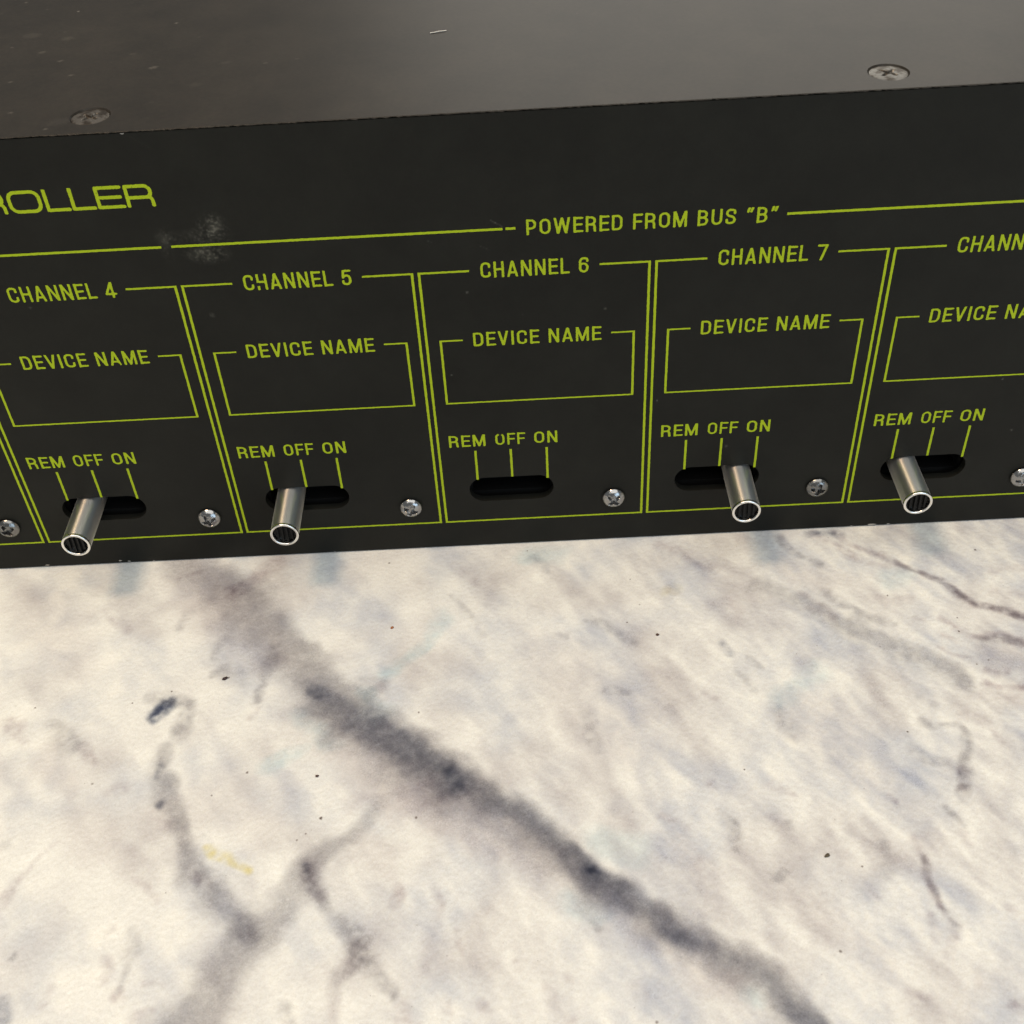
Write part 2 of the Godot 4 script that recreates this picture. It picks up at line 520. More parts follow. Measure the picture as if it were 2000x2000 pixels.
	vein(2, [-78.6,8.9,2.1,0.50, -74.9,5.0,2.0,0.50, -71.0,1.6,1.8,0.45])
	vein(2, [-90.2,4.8,0.5,0.20, -87.2,3.6,0.6,0.25])
	vein(2, [-51.2,38.6,1.4,0.30, -50.2,36.0,1.8,0.36, -49.2,33.2,1.4,0.20])
	vein(0, [-51.7,33.1,2.3,0.20, -49.0,33.8,1.4,0.18])
	vein(0, [-38.0,13.0,0.5,0.15, -35.6,15.9,0.7,0.30, -33.2,19.0,0.7,0.25, -31.4,23.5,0.9,0.15])
	vein(2, [-37.2,5.3,1.2,0.15, -32.7,9.8,0.9,0.25])
	vein(1, [-21.8,4.6,1.2,0.15, -20.4,6.3,1.3,0.22, -19.8,7.5,1.0,0.15])
	vein(3, [-22.8,3.5,2.6,0.30, -17.8,3.1,2.8,0.20])
	vein(2, [-20.9,28.5,7.2,0.16, -12.5,38.9,9.7,0.17, -4.3,36.0,7.9,0.14, -11.4,47.7,7.4,0.22, -4.9,50.2,5.5,0.15])
	vein(0, [-12.1,20.8,0.9,0.30, -9.4,22.7,1.0,0.22, -5.2,26.5,1.1,0.22])
	vein(0, [-18.8,23.7,0.6,0.22, -16.6,25.1,0.6,0.20])
	vein(2, [3.2,2.1,1.2,0.30, 7.7,5.3,1.0,0.34, 12.1,9.2,1.0,0.34, 12.9,9.8,0.9,0.20])
	vein(2, [10.2,18.4,1.3,0.20, 14.1,17.9,1.6,0.32, 15.5,20.6,1.2,0.20])
	vein(2, [3.7,14.3,1.1,0.28, 4.3,15.1,1.0,0.20])
	vein(1, [10.9,28.3,0.7,0.20, 12.0,30.7,0.8,0.28])
	vein(0, [15.4,31.9,0.6,0.28, 16.7,33.9,0.6,0.24])
	vein(0, [-10.6,37.3,0.7,0.20, -6.7,38.4,0.7,0.24])
	vein(2, [6.8,39.0,0.7,0.24, 8.0,40.4,0.7,0.24])
	vein(0, [12.8,34.8,0.7,0.20, 14.8,38.4,0.8,0.20])
	vein(0, [-13.9,43.3,1.3,0.16, -13.4,46.5,1.3,0.28, -13.1,49.7,1.1,0.20])
	vein(1, [32.2,1.0,0.8,0.30, 35.4,0.9,0.8,0.40, 37.9,2.3,0.8,0.30])
	vein(2, [36.7,0.7,0.8,0.40, 38.7,3.8,0.8,0.50, 41.3,6.4,0.7,0.55, 44.6,7.9,0.8,0.50, 45.9,10.2,0.9,0.60, 49.4,12.8,0.8,0.55, 53.7,15.5,0.9,0.55, 55.5,18.9,1.0,0.62, 57.6,21.6,0.9,0.60, 61.7,23.4,0.9,0.62, 66.3,26.0,1.0,0.65, 71.2,30.2,1.2,0.60])
	vein(0, [45.5,9.3,0.7,0.30, 49.8,13.1,0.7,0.35, 53.8,15.6,0.7,0.35, 55.8,19.2,0.8,0.45, 58.1,21.7,0.6,0.35, 62.1,23.5,0.8,0.40, 66.4,25.9,0.8,0.40])
	vein(2, [33.1,1.3,0.9,0.30, 36.5,5.0,0.9,0.40, 38.7,8.0,1.0,0.42, 42.3,10.2,1.0,0.32, 47.0,12.7,0.8,0.20])
	vein(0, [26.2,2.0,0.8,0.35, 27.8,5.4,0.9,0.45, 29.0,7.2,0.7,0.25, 32.7,10.1,0.7,0.30])
	vein(2, [19.0,2.2,2.4,0.20, 23.0,7.5,3.4,0.20, 28.0,12.0,3.4,0.20, 33.4,13.7,4.4,0.15])
	vein(0, [19.9,14.1,1.8,0.26, 25.1,17.1,2.0,0.28, 30.6,22.0,2.1,0.38, 34.8,26.0,2.6,0.40, 40.5,30.4,2.5,0.36, 47.4,34.9,2.6,0.36, 51.0,38.9,2.1,0.40])
	vein(2, [29.1,20.6,1.3,0.30, 31.9,22.7,1.3,0.28])
	vein(0, [31.8,17.3,1.1,0.25, 35.0,21.4,1.0,0.30, 38.1,23.9,1.1,0.36, 42.4,24.9,0.9,0.20])
	vein(2, [27.1,16.6,0.7,0.20, 28.3,17.6,0.7,0.25])
	vein(2, [39.7,19.1,1.1,0.20, 43.2,19.9,1.0,0.28, 47.0,19.6,0.8,0.25])
	vein(2, [45.8,24.3,0.5,0.25, 47.4,25.2,0.5,0.20])
	vein(2, [51.1,25.0,0.7,0.40, 52.7,27.3,0.8,0.50, 54.4,29.3,0.5,0.40, 57.5,29.4,1.1,0.55, 60.8,30.5,1.3,0.60, 63.1,31.6,1.0,0.65, 67.5,33.0,1.2,0.50])
	vein(0, [56.9,29.8,0.8,0.30, 62.7,31.4,0.8,0.40])
	vein(2, [56.7,33.5,3.0,0.20, 60.9,35.5,3.0,0.30, 63.1,38.0,1.9,0.30])
	vein(2, [49.8,28.9,0.6,0.28, 51.5,30.4,0.5,0.28])
	vein(2, [48.9,31.4,0.5,0.30, 50.8,33.0,0.5,0.45, 52.8,33.8,0.4,0.30])
	vein(2, [54.7,36.9,0.7,0.50, 55.9,37.5,0.8,0.40, 58.9,37.7,0.6,0.35])
	vein(2, [54.2,39.9,0.8,0.45, 56.4,41.2,0.7,0.60, 60.1,41.8,0.7,0.60, 64.2,42.5,0.8,0.40])
	vein(2, [54.0,41.9,1.3,0.30, 57.3,43.9,1.3,0.36, 60.9,44.5,1.9,0.30])
	vein(2, [63.5,13.4,1.1,0.28, 66.4,13.3,0.9,0.20, 69.7,13.2,1.0,0.40])
	vein(2, [62.2,19.0,1.1,0.28, 66.5,19.9,1.1,0.20])
	vein(0, [41.2,47.1,0.7,0.32, 43.3,48.5,0.6,0.30, 47.0,48.2,0.6,0.28, 47.4,51.1,0.8,0.36, 46.2,54.6,0.9,0.40, 45.3,57.6,1.1,0.42, 44.0,60.9,0.9,0.40, 43.1,63.0,0.8,0.25])
	vein(2, [45.3,57.1,0.8,0.35, 43.9,61.4,0.9,0.40])
	vein(0, [41.8,42.3,0.8,0.18, 43.9,44.0,0.8,0.25])
	vein(2, [48.5,45.9,0.9,0.25, 51.6,48.2,0.8,0.30, 53.2,52.5,0.7,0.20])
	vein(0, [38.0,53.2,1.1,0.22, 40.5,54.8,0.9,0.28, 43.0,56.0,1.1,0.24])
	vein(0, [40.4,64.5,0.7,0.36, 41.1,66.0,0.7,0.40, 42.0,67.2,0.5,0.30])
	vein(2, [41.4,68.9,1.0,0.20, 41.7,70.2,0.8,0.30])
	vein(2, [34.1,68.9,0.7,0.25, 34.4,72.5,0.7,0.40, 34.5,75.3,0.8,0.50, 34.6,78.7,0.7,0.55, 34.8,80.6,0.7,0.60, 35.4,82.3,0.5,0.50])
	vein(0, [34.3,72.7,0.6,0.35, 34.6,74.9,0.6,0.25, 34.8,79.8,0.5,0.30, 36.0,82.8,0.9,0.26])
	vein(2, [35.9,83.2,0.9,0.20, 34.8,85.4,1.0,0.34, 33.6,88.0,0.9,0.26])
	vein(2, [32.8,82.3,0.7,0.34, 32.3,85.4,0.7,0.22])
	vein(2, [34.9,70.6,2.1,0.16, 37.5,69.8,1.6,0.18])
	vein(2, [31.9,61.2,0.5,0.28, 32.6,62.2,0.4,0.45])
	vein(2, [17.0,60.8,0.6,0.36, 14.7,58.3,1.2,0.20])
	vein(2, [40.8,95.7,1.0,0.45, 41.7,96.3,1.0,0.40])
	vein(2, [37.1,91.4,0.9,0.15, 37.0,93.6,0.8,0.20])
	vein(2, [43.8,81.1,0.6,0.28, 44.7,82.1,0.8,0.20])
	vein(2, [27.4,92.8,0.7,0.25, 29.0,94.3,0.6,0.22])
	vein(2, [20.8,84.9,3.0,0.16, 24.1,88.9,3.6,0.15, 14.6,78.9,3.9,0.14])
	vein(0, [15.6,65.5,0.8,0.20, 16.0,66.1,0.7,0.20])
	vein(2, [25.4,77.4,0.5,0.18, 25.8,78.7,0.5,0.24])
	vein(0, [12.4,75.0,1.0,0.26, 13.3,74.3,0.6,0.20])
	vein(0, [29.0,69.4,0.7,0.20, 28.5,74.6,1.4,0.16])
	vein(0, [5.1,63.3,0.7,0.28, 6.7,65.3,0.8,0.42, 7.2,68.0,0.8,0.38, 7.1,70.0,0.7,0.30])
	vein(2, [4.4,57.9,0.8,0.34, 4.8,58.7,0.7,0.20])
	vein(2, [-3.2,63.2,1.0,0.26, -0.5,65.2,0.8,0.28])
	vein(2, [0.5,71.0,0.6,0.30, 1.0,72.5,0.6,0.36])
	vein(2, [-2.0,67.7,2.5,0.16, 2.3,75.8,2.7,0.20])
	vein(2, [-27.4,86.5,0.7,0.42, -27.0,87.3,0.7,0.20])
	vein(0, [-17.7,78.2,0.6,0.15, -14.6,82.0,0.6,0.26])
	vein(2, [-23.5,90.1,0.6,0.20, -22.8,91.6,0.9,0.25, -21.9,93.8,0.6,0.15, -20.0,95.3,0.7,0.30])
	vein(2, [-10.6,91.0,1.0,0.20, -9.7,92.2,0.7,0.20])
	vein(2, [-19.8,88.4,0.6,0.20, -19.5,89.1,0.6,0.15])
	vein(2, [-45.0,73.1,0.7,0.42, -44.8,74.9,0.9,0.50, -44.6,77.0,0.7,0.40])
	vein(2, [-39.3,73.7,0.7,0.25, -38.6,76.3,0.7,0.32, -38.7,77.9,0.7,0.22])
	vein(2, [-36.0,81.3,0.7,0.24, -35.0,84.2,0.6,0.26])
	vein(2, [-37.1,92.2,0.9,0.28, -36.7,93.1,0.6,0.20])
	vein(2, [-32.3,92.4,0.9,0.30, -31.7,93.0,0.7,0.20])
	vein(2, [-51.2,65.1,2.6,0.15, -47.5,68.0,2.9,0.22, -46.1,70.7,1.7,0.18])
	vein(2, [-39.2,79.5,0.9,0.16, -40.2,85.9,1.4,0.20])
	vein(2, [-52.5,58.4,2.0,0.24, -50.5,57.6,1.4,0.20])
	vein(2, [-39.4,56.7,3.6,0.20, -43.5,58.0,3.6,0.20])
	vein(0, [-59.7,92.1,1.2,0.30, -59.2,93.2,0.9,0.28])
	vein(2, [-105.1,73.6,1.0,0.30, -104.0,70.8,0.8,0.50, -102.9,68.0,0.6,0.38, -101.7,66.1,0.4,0.25, -99.8,62.7,0.6,0.20])
	vein(2, [-87.5,78.5,0.6,0.30, -86.8,78.2,0.6,0.25])
	vein(2, [-87.0,83.0,0.9,0.40, -86.7,84.0,0.8,0.35, -86.4,86.3,0.7,0.20])
	vein(0, [-83.6,78.8,0.8,0.18, -83.6,82.1,1.4,0.24, -83.8,84.0,0.8,0.28, -83.7,86.5,0.5,0.24, -83.9,88.2,0.5,0.20])
	vein(2, [-83.9,88.8,0.9,0.52, -83.4,89.2,0.7,0.25])
	vein(2, [-85.4,70.0,0.6,0.20, -84.3,70.5,0.8,0.35, -81.2,73.6,0.7,0.25])
	vein(1, [-100.4,89.7,1.5,0.45, -99.4,91.0,1.3,0.35])
	vein(2, [-81.1,92.1,0.9,0.28, -78.9,91.6,0.7,0.34])
	vein(0, [-100.7,82.0,0.6,0.28, -100.3,82.4,0.5,0.20])
	vein(2, [-97.0,58.9,4.5,0.14, -91.7,63.9,4.8,0.20, -86.1,67.8,2.5,0.16])
	vein(2, [-80.1,87.4,0.5,0.24, -77.9,87.0,0.6,0.16])
	vein(0, [-107.7,63.5,1.2,0.25, -108.0,63.9,0.9,0.20])
	vein(2, [-93.8,86.8,0.7,0.16, -94.8,90.1,0.7,0.18])
	vein(2, [-84.5,59.6,4.4,0.10, -75.2,56.2,7.2,0.16, -66.0,62.5,4.3,0.18, -63.9,52.9,2.8,0.10])
	vein(2, [-117.9,10.0,6.9,0.20, -111.2,17.0,7.8,0.20, -105.1,26.2,5.3,0.14])
	vein(2, [-81.8,8.4,6.9,0.15, -89.1,12.0,4.6,0.12])
	vein(2, [30.2,58.2,5.2,0.14, 25.9,47.8,8.3,0.16, 20.1,43.1,5.7,0.16])
	vein(0, [18.1,44.6,1.5,0.20, 19.2,47.4,1.5,0.24, 20.5,49.6,1.3,0.20])
	vein(3, [25.9,35.6,2.2,0.18, 18.6,41.9,2.3,0.22])
	vein(3, [-48.9,31.1,1.7,0.34, -45.6,28.7,1.3,0.30, -41.6,24.7,1.1,0.30, -39.4,19.2,2.2,0.20])
	vein(3, [-51.9,36.5,2.2,0.30, -49.5,39.5,2.6,0.22])
	vein(3, [-67.5,50.7,1.7,0.24, -64.9,48.2,1.5,0.30, -62.0,47.4,1.1,0.24])
	vein(3, [-62.8,39.8,2.2,0.24, -57.8,46.0,2.3,0.22])
	vein(3, [-13.0,67.1,3.3,0.25, -8.5,69.2,3.3,0.18])
	vein(3, [-18.4,77.3,2.4,0.20, -14.8,79.9,1.6,0.18])
	vein(3, [5.4,93.2,1.3,0.25, 4.9,92.5,1.7,0.20])
	vein(3, [44.6,14.5,2.6,0.20, 47.8,13.3,1.8,0.20])
	vein(4, [-75.2,64.9,0.5,0.38, -73.6,65.9,0.8,0.42, -71.0,67.5,0.7,0.28, -67.7,69.5,0.7,0.38])
	vein(4, [2.6,14.9,1.1,0.10, 4.6,14.4,1.3,0.10])


func build_table() -> void:
	var m := StandardMaterial3D.new()
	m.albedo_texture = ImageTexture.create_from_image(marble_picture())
	m.roughness = 0.5
	m.metallic_specular = 0.35
	var weave := FastNoiseLite.new()
	weave.seed = 4
	weave.noise_type = FastNoiseLite.TYPE_SIMPLEX
	weave.frequency = 0.2
	weave.fractal_octaves = 3
	var bumps := NoiseTexture2D.new()
	bumps.width = 1024
	bumps.height = 512
	bumps.seamless = true
	bumps.as_normal_map = true
	bumps.bump_strength = 1.6
	bumps.noise = weave
	m.normal_enabled = true
	m.normal_texture = bumps
	m.normal_scale = 0.22
	m.uv1_scale = Vector3(1, 1, 1)
	var st := new_st()
	var n := Vector3.UP
	for i in range(-2, 3):
		for j in range(-2, 4):
			var lo := MARBLE.position + Vector2(i, j) * MARBLE.size
			var hi := lo + MARBLE.size
			var u0 := 0.0 if i % 2 == 0 else 1.0           # every second tile is mirrored, so that the print runs on
			var v0 := 0.0 if j % 2 == 0 else 1.0
			quad(st, Vector3(lo.x, 0, lo.y), Vector3(hi.x, 0, lo.y), Vector3(hi.x, 0, hi.y), Vector3(lo.x, 0, hi.y), n,
				[Vector2(u0, v0), Vector2(1 - u0, v0), Vector2(1 - u0, 1 - v0), Vector2(u0, 1 - v0)])
	var a := MARBLE.position - 2 * MARBLE.size
	var b := MARBLE.position + Vector2(3, 4) * MARBLE.size
	for e in [[a, Vector2(b.x, a.y), Vector3.FORWARD], [Vector2(b.x, a.y), b, Vector3.RIGHT], [b, Vector2(a.x, b.y), Vector3.BACK], [Vector2(a.x, b.y), a, Vector3.LEFT]]:
		var p: Vector2 = e[0]
		var q: Vector2 = e[1]
		quad(st, Vector3(p.x, 0, p.y), Vector3(q.x, 0, q.y), Vector3(q.x, -4, q.y), Vector3(p.x, -4, p.y), e[2])
	quad(st, Vector3(a.x, -4, a.y), Vector3(b.x, -4, a.y), Vector3(b.x, -4, b.y), Vector3(a.x, -4, b.y), Vector3.DOWN)
	var o := part("table_surface", st, m, self, Vector3(0, -0.03, 0))
	o.set_meta("kind", "structure")
	o.set_meta("label", "white marble print backdrop with grey and purple veins under the rack unit")
	o.set_meta("category", "table surface")


# ------------------------------------------------------------------ silk-screened lettering

# Strokes of a letter of height 1: [width, stroke, stroke ...]; a stroke is [closed, x, y, corner radius, x, y, corner radius ...] along its centre line.
func letter(c: String) -> Array:
	var b := 0.085
	var t := 0.915
	var l := 0.085
	match c:
		"A": return [0.60, [0, .07, 0, 0, .30, 1, 0], [0, .53, 0, 0, .30, 1, 0], [0, .15, .27, 0, .45, .27, 0]]
		"B": return [0.57, [0, l, 0, 0, l, 1, 0], [0, l, t, 0, .46, t, .2, .46, .52, .2, l, .52, 0], [0, l, .52, 0, .485, .52, .2, .485, b, .2, l, b, 0]]
		"C": return [0.57, [0, .485, .68, 0, .485, t, .22, l, t, .22, l, b, .22, .485, b, .22, .485, .32, 0]]
		"D": return [0.58, [1, l, b, 0, l, t, 0, .495, t, .25, .495, b, .25]]
		"E": return [0.50, [0, l, 0, 0, l, 1, 0], [0, l, t, 0, .47, t, 0], [0, l, .51, 0, .43, .51, 0], [0, l, b, 0, .47, b, 0]]
		"F": return [0.48, [0, l, 0, 0, l, 1, 0], [0, l, t, 0, .46, t, 0], [0, l, .49, 0, .42, .49, 0]]
		"H": return [0.58, [0, l, 0, 0, l, 1, 0], [0, .495, 0, 0, .495, 1, 0], [0, l, .51, 0, .495, .51, 0]]
		"I": return [0.17, [0, l, 0, 0, l, 1, 0]]
		"L": return [0.46, [0, l, 0, 0, l, 1, 0], [0, l, b, 0, .44, b, 0]]
		"M": return [0.74, [0, l, 0, 0, l, 1, 0], [0, .10, 1, 0, .37, .06, 0], [0, .64, 1, 0, .37, .06, 0], [0, .655, 0, 0, .655, 1, 0]]
		"N": return [0.60, [0, l, 0, 0, l, 1, 0], [0, .10, .97, 0, .50, .03, 0], [0, .515, 0, 0, .515, 1, 0]]
		"O": return [0.60, [1, l, b, .24, l, t, .24, .515, t, .24, .515, b, .24]]
		"P": return [0.55, [0, l, 0, 0, l, 1, 0], [0, l, t, 0, .465, t, .22, .465, .42, .22, l, .42, 0]]
		"R": return [0.57, [0, l, 0, 0, l, 1, 0], [0, l, t, 0, .475, t, .21, .475, .47, .21, l, .47, 0], [0, .30, .47, 0, .46, .45, .14, .49, 0, 0]]
		"S": return [0.56, [0, .475, .70, 0, .475, t, .2, l, t, .2, l, .54, .2, .475, .48, .2, .475, b, .2, l, b, .2, l, .30, 0]]
		"T": return [0.50, [0, .25, 0, 0, .25, 1, 0], [0, .02, t, 0, .48, t, 0]]
		"U": return [0.59, [0, l, 1, 0, l, b, .24, .505, b, .24, .505, 1, 0]]
		"V": return [0.58, [0, .07, 1, 0, .29, 0, 0], [0, .51, 1, 0, .29, 0, 0]]
		"W": return [0.86, [0, .07, 1, 0, .23, 0, 0], [0, .43, .97, 0, .23, 0, 0], [0, .43, .97, 0, .63, 0, 0], [0, .79, 1, 0, .63, 0, 0]]
		"1": return [0.34, [0, .24, 0, 0, .24, 1, 0], [0, .05, .80, 0, .24, .95, 0]]
		"2": return [0.53, [0, .07, .70, 0, l, t, .2, .46, t, .2, .46, .5, .2, .08, .09, 0], [0, .06, b, 0, .5, b, 0]]
		"3": return [0.53, [0, .07, .72, 0, l, t, .2, .44, t, .2, .44, .53, .18, .2, .53, 0], [0, .2, .52, 0, .46, .52, .2, .46, b, .2, l, b, .2, .07, .28, 0]]
		"4": return [0.57, [0, .40, 0, 0, .40, 1, 0], [0, .40, .95, 0, .07, .28, 0], [0, .06, .25, 0, .56, .25, 0]]
		"5": return [0.54, [0, .48, t, 0, .14, t, 0, .10, .50, 0], [0, .10, .50, 0, .17, .62, .1, .455, .62, .21, .455, b, .21, l, b, .21, l, .28, 0]]
		"6": return [0.55, [0, .465, .74, 0, .45, t, .19, l, t, .24, l, b, .22, .465, b, .21, .465, .58, .21, .1, .58, .18, l, .38, 0]]
		"7": return [0.53, [0, .04, t, 0, .47, t, 0, .20, 0, 0]]
		"8": return [0.56, [1, .10, .52, .19, .10, t, .19, .46, t, .19, .46, .52, .19], [1, l, b, .2, l, .52, .2, .475, .52, .2, .475, b, .2]]
		"\"": return [0.40, [0, .08, .74, 0, .15, 1, 0], [0, .25, .74, 0, .32, 1, 0]]
	return [0.24]


# The wide square letters of the name at the top left
func wide_letter(c: String) -> Array:
	var b := 0.07
	var t := 0.93
	var l := 0.07
	match c:
		"C": return [1.22, [0, 1.13, .70, 0, 1.13, t, .26, l, t, .28, l, b, .28, 1.13, b, .26, 1.13, .30, 0]]
		"O": return [1.36, [1, l, b, .30, l, t, .30, 1.29, t, .30, 1.29, b, .30]]
		"N": return [1.20, [0, l, 0, 0, l, 1, 0], [0, l, .95, 0, 1.13, .05, 0], [0, 1.13, 0, 0, 1.13, 1, 0]]
		"T": return [1.02, [0, .51, 0, 0, .51, 1, 0], [0, 0, t, 0, 1.02, t, 0]]
		"R": return [1.15, [0, l, 0, 0, l, t, 0, 1.05, t, .26, 1.05, .43, .22, l, .43, 0], [0, .80, .43, 0, 1.06, .43, .16, 1.08, 0, 0]]
		"L": return [0.92, [0, l, 1, 0, l, b, 0, .92, b, 0]]
		"E": return [1.08, [0, 1.05, t, 0, l, t, 0, l, b, 0, 1.07, b, 0], [0, l, .50, 0, 1.0, .50, 0]]
	return [0.5]


func centre_line(s: Array) -> PackedVector2Array:
	var closed: bool = s[0] == 1
	var n := (s.size() - 1) / 3
	var out := PackedVector2Array()
	for k in n:
		var p := Vector2(s[1 + k * 3], s[2 + k * 3])
		var r: float = s[3 + k * 3]
		if r <= 0.0:
			out.append(p)
			continue
		var a := Vector2(s[1 + ((k - 1 + n) % n) * 3], s[2 + ((k - 1 + n) % n) * 3])
		var b := Vector2(s[1 + ((k + 1) % n) * 3], s[2 + ((k + 1) % n) * 3])
		var from := p + (a - p).limit_length(minf(r, (a - p).length() * 0.5))
		var to := p + (b - p).limit_length(minf(r, (b - p).length() * 0.5))
		for i in 7:
			var u := i / 6.0
			# a curve a little fuller than a parabola, as a circle is
			var q := from.lerp(p, 0.552)
			var w := to.lerp(p, 0.552)
			out.append(from.bezier_interpolate(q, w, to, u))
	if closed:
		out.append(out[0])
	return out


# Triangles of a letter of height 1: the zero line of its distance field on a fine grid.
func glyph(c: String, wide: bool, half: float) -> Array:
	var key := "%s%s%.3f" % [c, wide, half]
	if glyph_shapes.has(key):
		return glyph_shapes[key]
	var g: Array = wide_letter(c) if wide else letter(c)
	var lines := []
	for k in range(1, g.size()):
		lines.append(centre_line(g[k]))
	var out := PackedVector2Array()
	if not lines.is_empty():
		var step := 1.0 / 26.0
		var nx := int(ceil((g[0] + 0.16) / step)) + 1
		var ny := 31
		var o := Vector2(-0.08, -0.08)
		var f := PackedFloat32Array()
		f.resize(nx * ny)
		for y in ny:
			for x in nx:
				var p := o + Vector2(x, y) * step
				var d := 1e9
				for line: PackedVector2Array in lines:
					for i in line.size() - 1:
						d = minf(d, p.distance_squared_to(Geometry2D.get_closest_point_to_segment(p, line[i], line[i + 1])))
				f[y * nx + x] = maxf(sqrt(d) - half, maxf(-p.y, p.y - 1.0))
		for y in ny - 1:
			for x in nx - 1:
				var at := [Vector2i(x, y), Vector2i(x + 1, y), Vector2i(x + 1, y + 1), Vector2i(x, y + 1)]
				var poly := PackedVector2Array()
				for k in 4:
					var a: Vector2i = at[k]
					var b: Vector2i = at[(k + 1) % 4]
					var fa := f[a.y * nx + a.x]
					var fb := f[b.y * nx + b.x]
					if fa <= 0.0:
						poly.append(o + Vector2(a) * step)
					if (fa <= 0.0) != (fb <= 0.0):
						poly.append(o + (Vector2(a) + Vector2(b - a) * (fa / (fa - fb))) * step)
				for k in range(1, poly.size() - 1):
					out.append_array([poly[0], poly[k], poly[k + 1]])
	glyph_shapes[key] = [g[0], out]
	return glyph_shapes[key]


func inked(p: Vector2) -> Vector3:
	return Vector3(p.x + 0.045 * wobble.get_noise_2d(p.x * 2.6, p.y * 2.6), p.y + 0.045 * wobble.get_noise_2d(p.x * 2.6 + 500, p.y * 2.6), INK_Z)


# Spots where ink has flaked off
func chipped(p: Vector3) -> bool:
	for c in [Vector3(-64.15, 61.0, 0.34), Vector3(-26.55, 27.55, 0.3), Vector3(-90.6, 46.9, 0.2), Vector3(13.3, 69.3, 0.15)]:
		if Vector2(p.x - c.x, p.y - c.y).length() < c.z:
			return true
	return wobble.get_noise_2d(p.x * 3.1 + 70, p.y * 3.1) > 0.72


# A word set between x0 and x1 on a base line.
func word(text: String, x0: float, x1: float, base: float, height: float, half: float, parent: Node3D, wide := false, gap := 0.13) -> void:
	var width := 0.0
	for c in text:
		width += glyph(c, wide, half)[0] + gap
	width -= gap
	var sx := (x1 - x0) / width
	var st := new_st()
	var x := 0.0
	for c in text:
		var g := glyph(c, wide, half)
		var shape: PackedVector2Array = g[1]
		for i in range(0, shape.size(), 3):
			var p := []
			for k in 3:
				var v := shape[i + k]
				p.append(inked(Vector2(x0 + (x + v.x) * sx, base + v.y * height)))
			if not chipped((p[0] + p[1] + p[2]) / 3.0):
				tri(st, p[0], p[1], p[2], Vector3.BACK)
		x += g[0] + gap
	var o := part("printed_word", st, mats.ink, parent)
	o.set_meta("label", "yellow-green printed word %s" % text)


# A printed line of a given width along a path, mitred at its corners.
func line_on(st: SurfaceTool, path: Array, across: float, along: float) -> void:
	# lines that run up the panel are a little wider (across) than lines that run along it
	for k in path.size() - 1:
		var a: Vector2 = path[k]
		var b: Vector2 = path[k + 1]
		var d := (b - a).normalized()
		var up := absf(d.y) > absf(d.x)
		var w := (across if up else along) * 0.5
		var n := Vector2(-d.y, d.x) * w
		var other := (along if up else across) * 0.5
		var a0 := a + n
		var a1 := a - n
		var b0 := b + n
		var b1 := b - n
		if k > 0:
			var turn := signf((a - path[k - 1]).cross(d))
			a0 += d * other * turn
			a1 -= d * other * turn
		if k + 2 < path.size():
			var turn := signf(d.cross(path[k + 2] - b))
			b0 -= d * other * turn
			b1 += d * other * turn
		var steps := maxi(1, int((b - a).length() / 0.35))
		for i in steps:
			var u := float(i) / steps
			var v := float(i + 1) / steps
			quad(st, inked(a0.lerp(b0, u)), inked(a0.lerp(b0, v)), inked(a1.lerp(b1, v)), inked(a1.lerp(b1, u)), Vector3.BACK)


# ------------------------------------------------------------------ the power controller

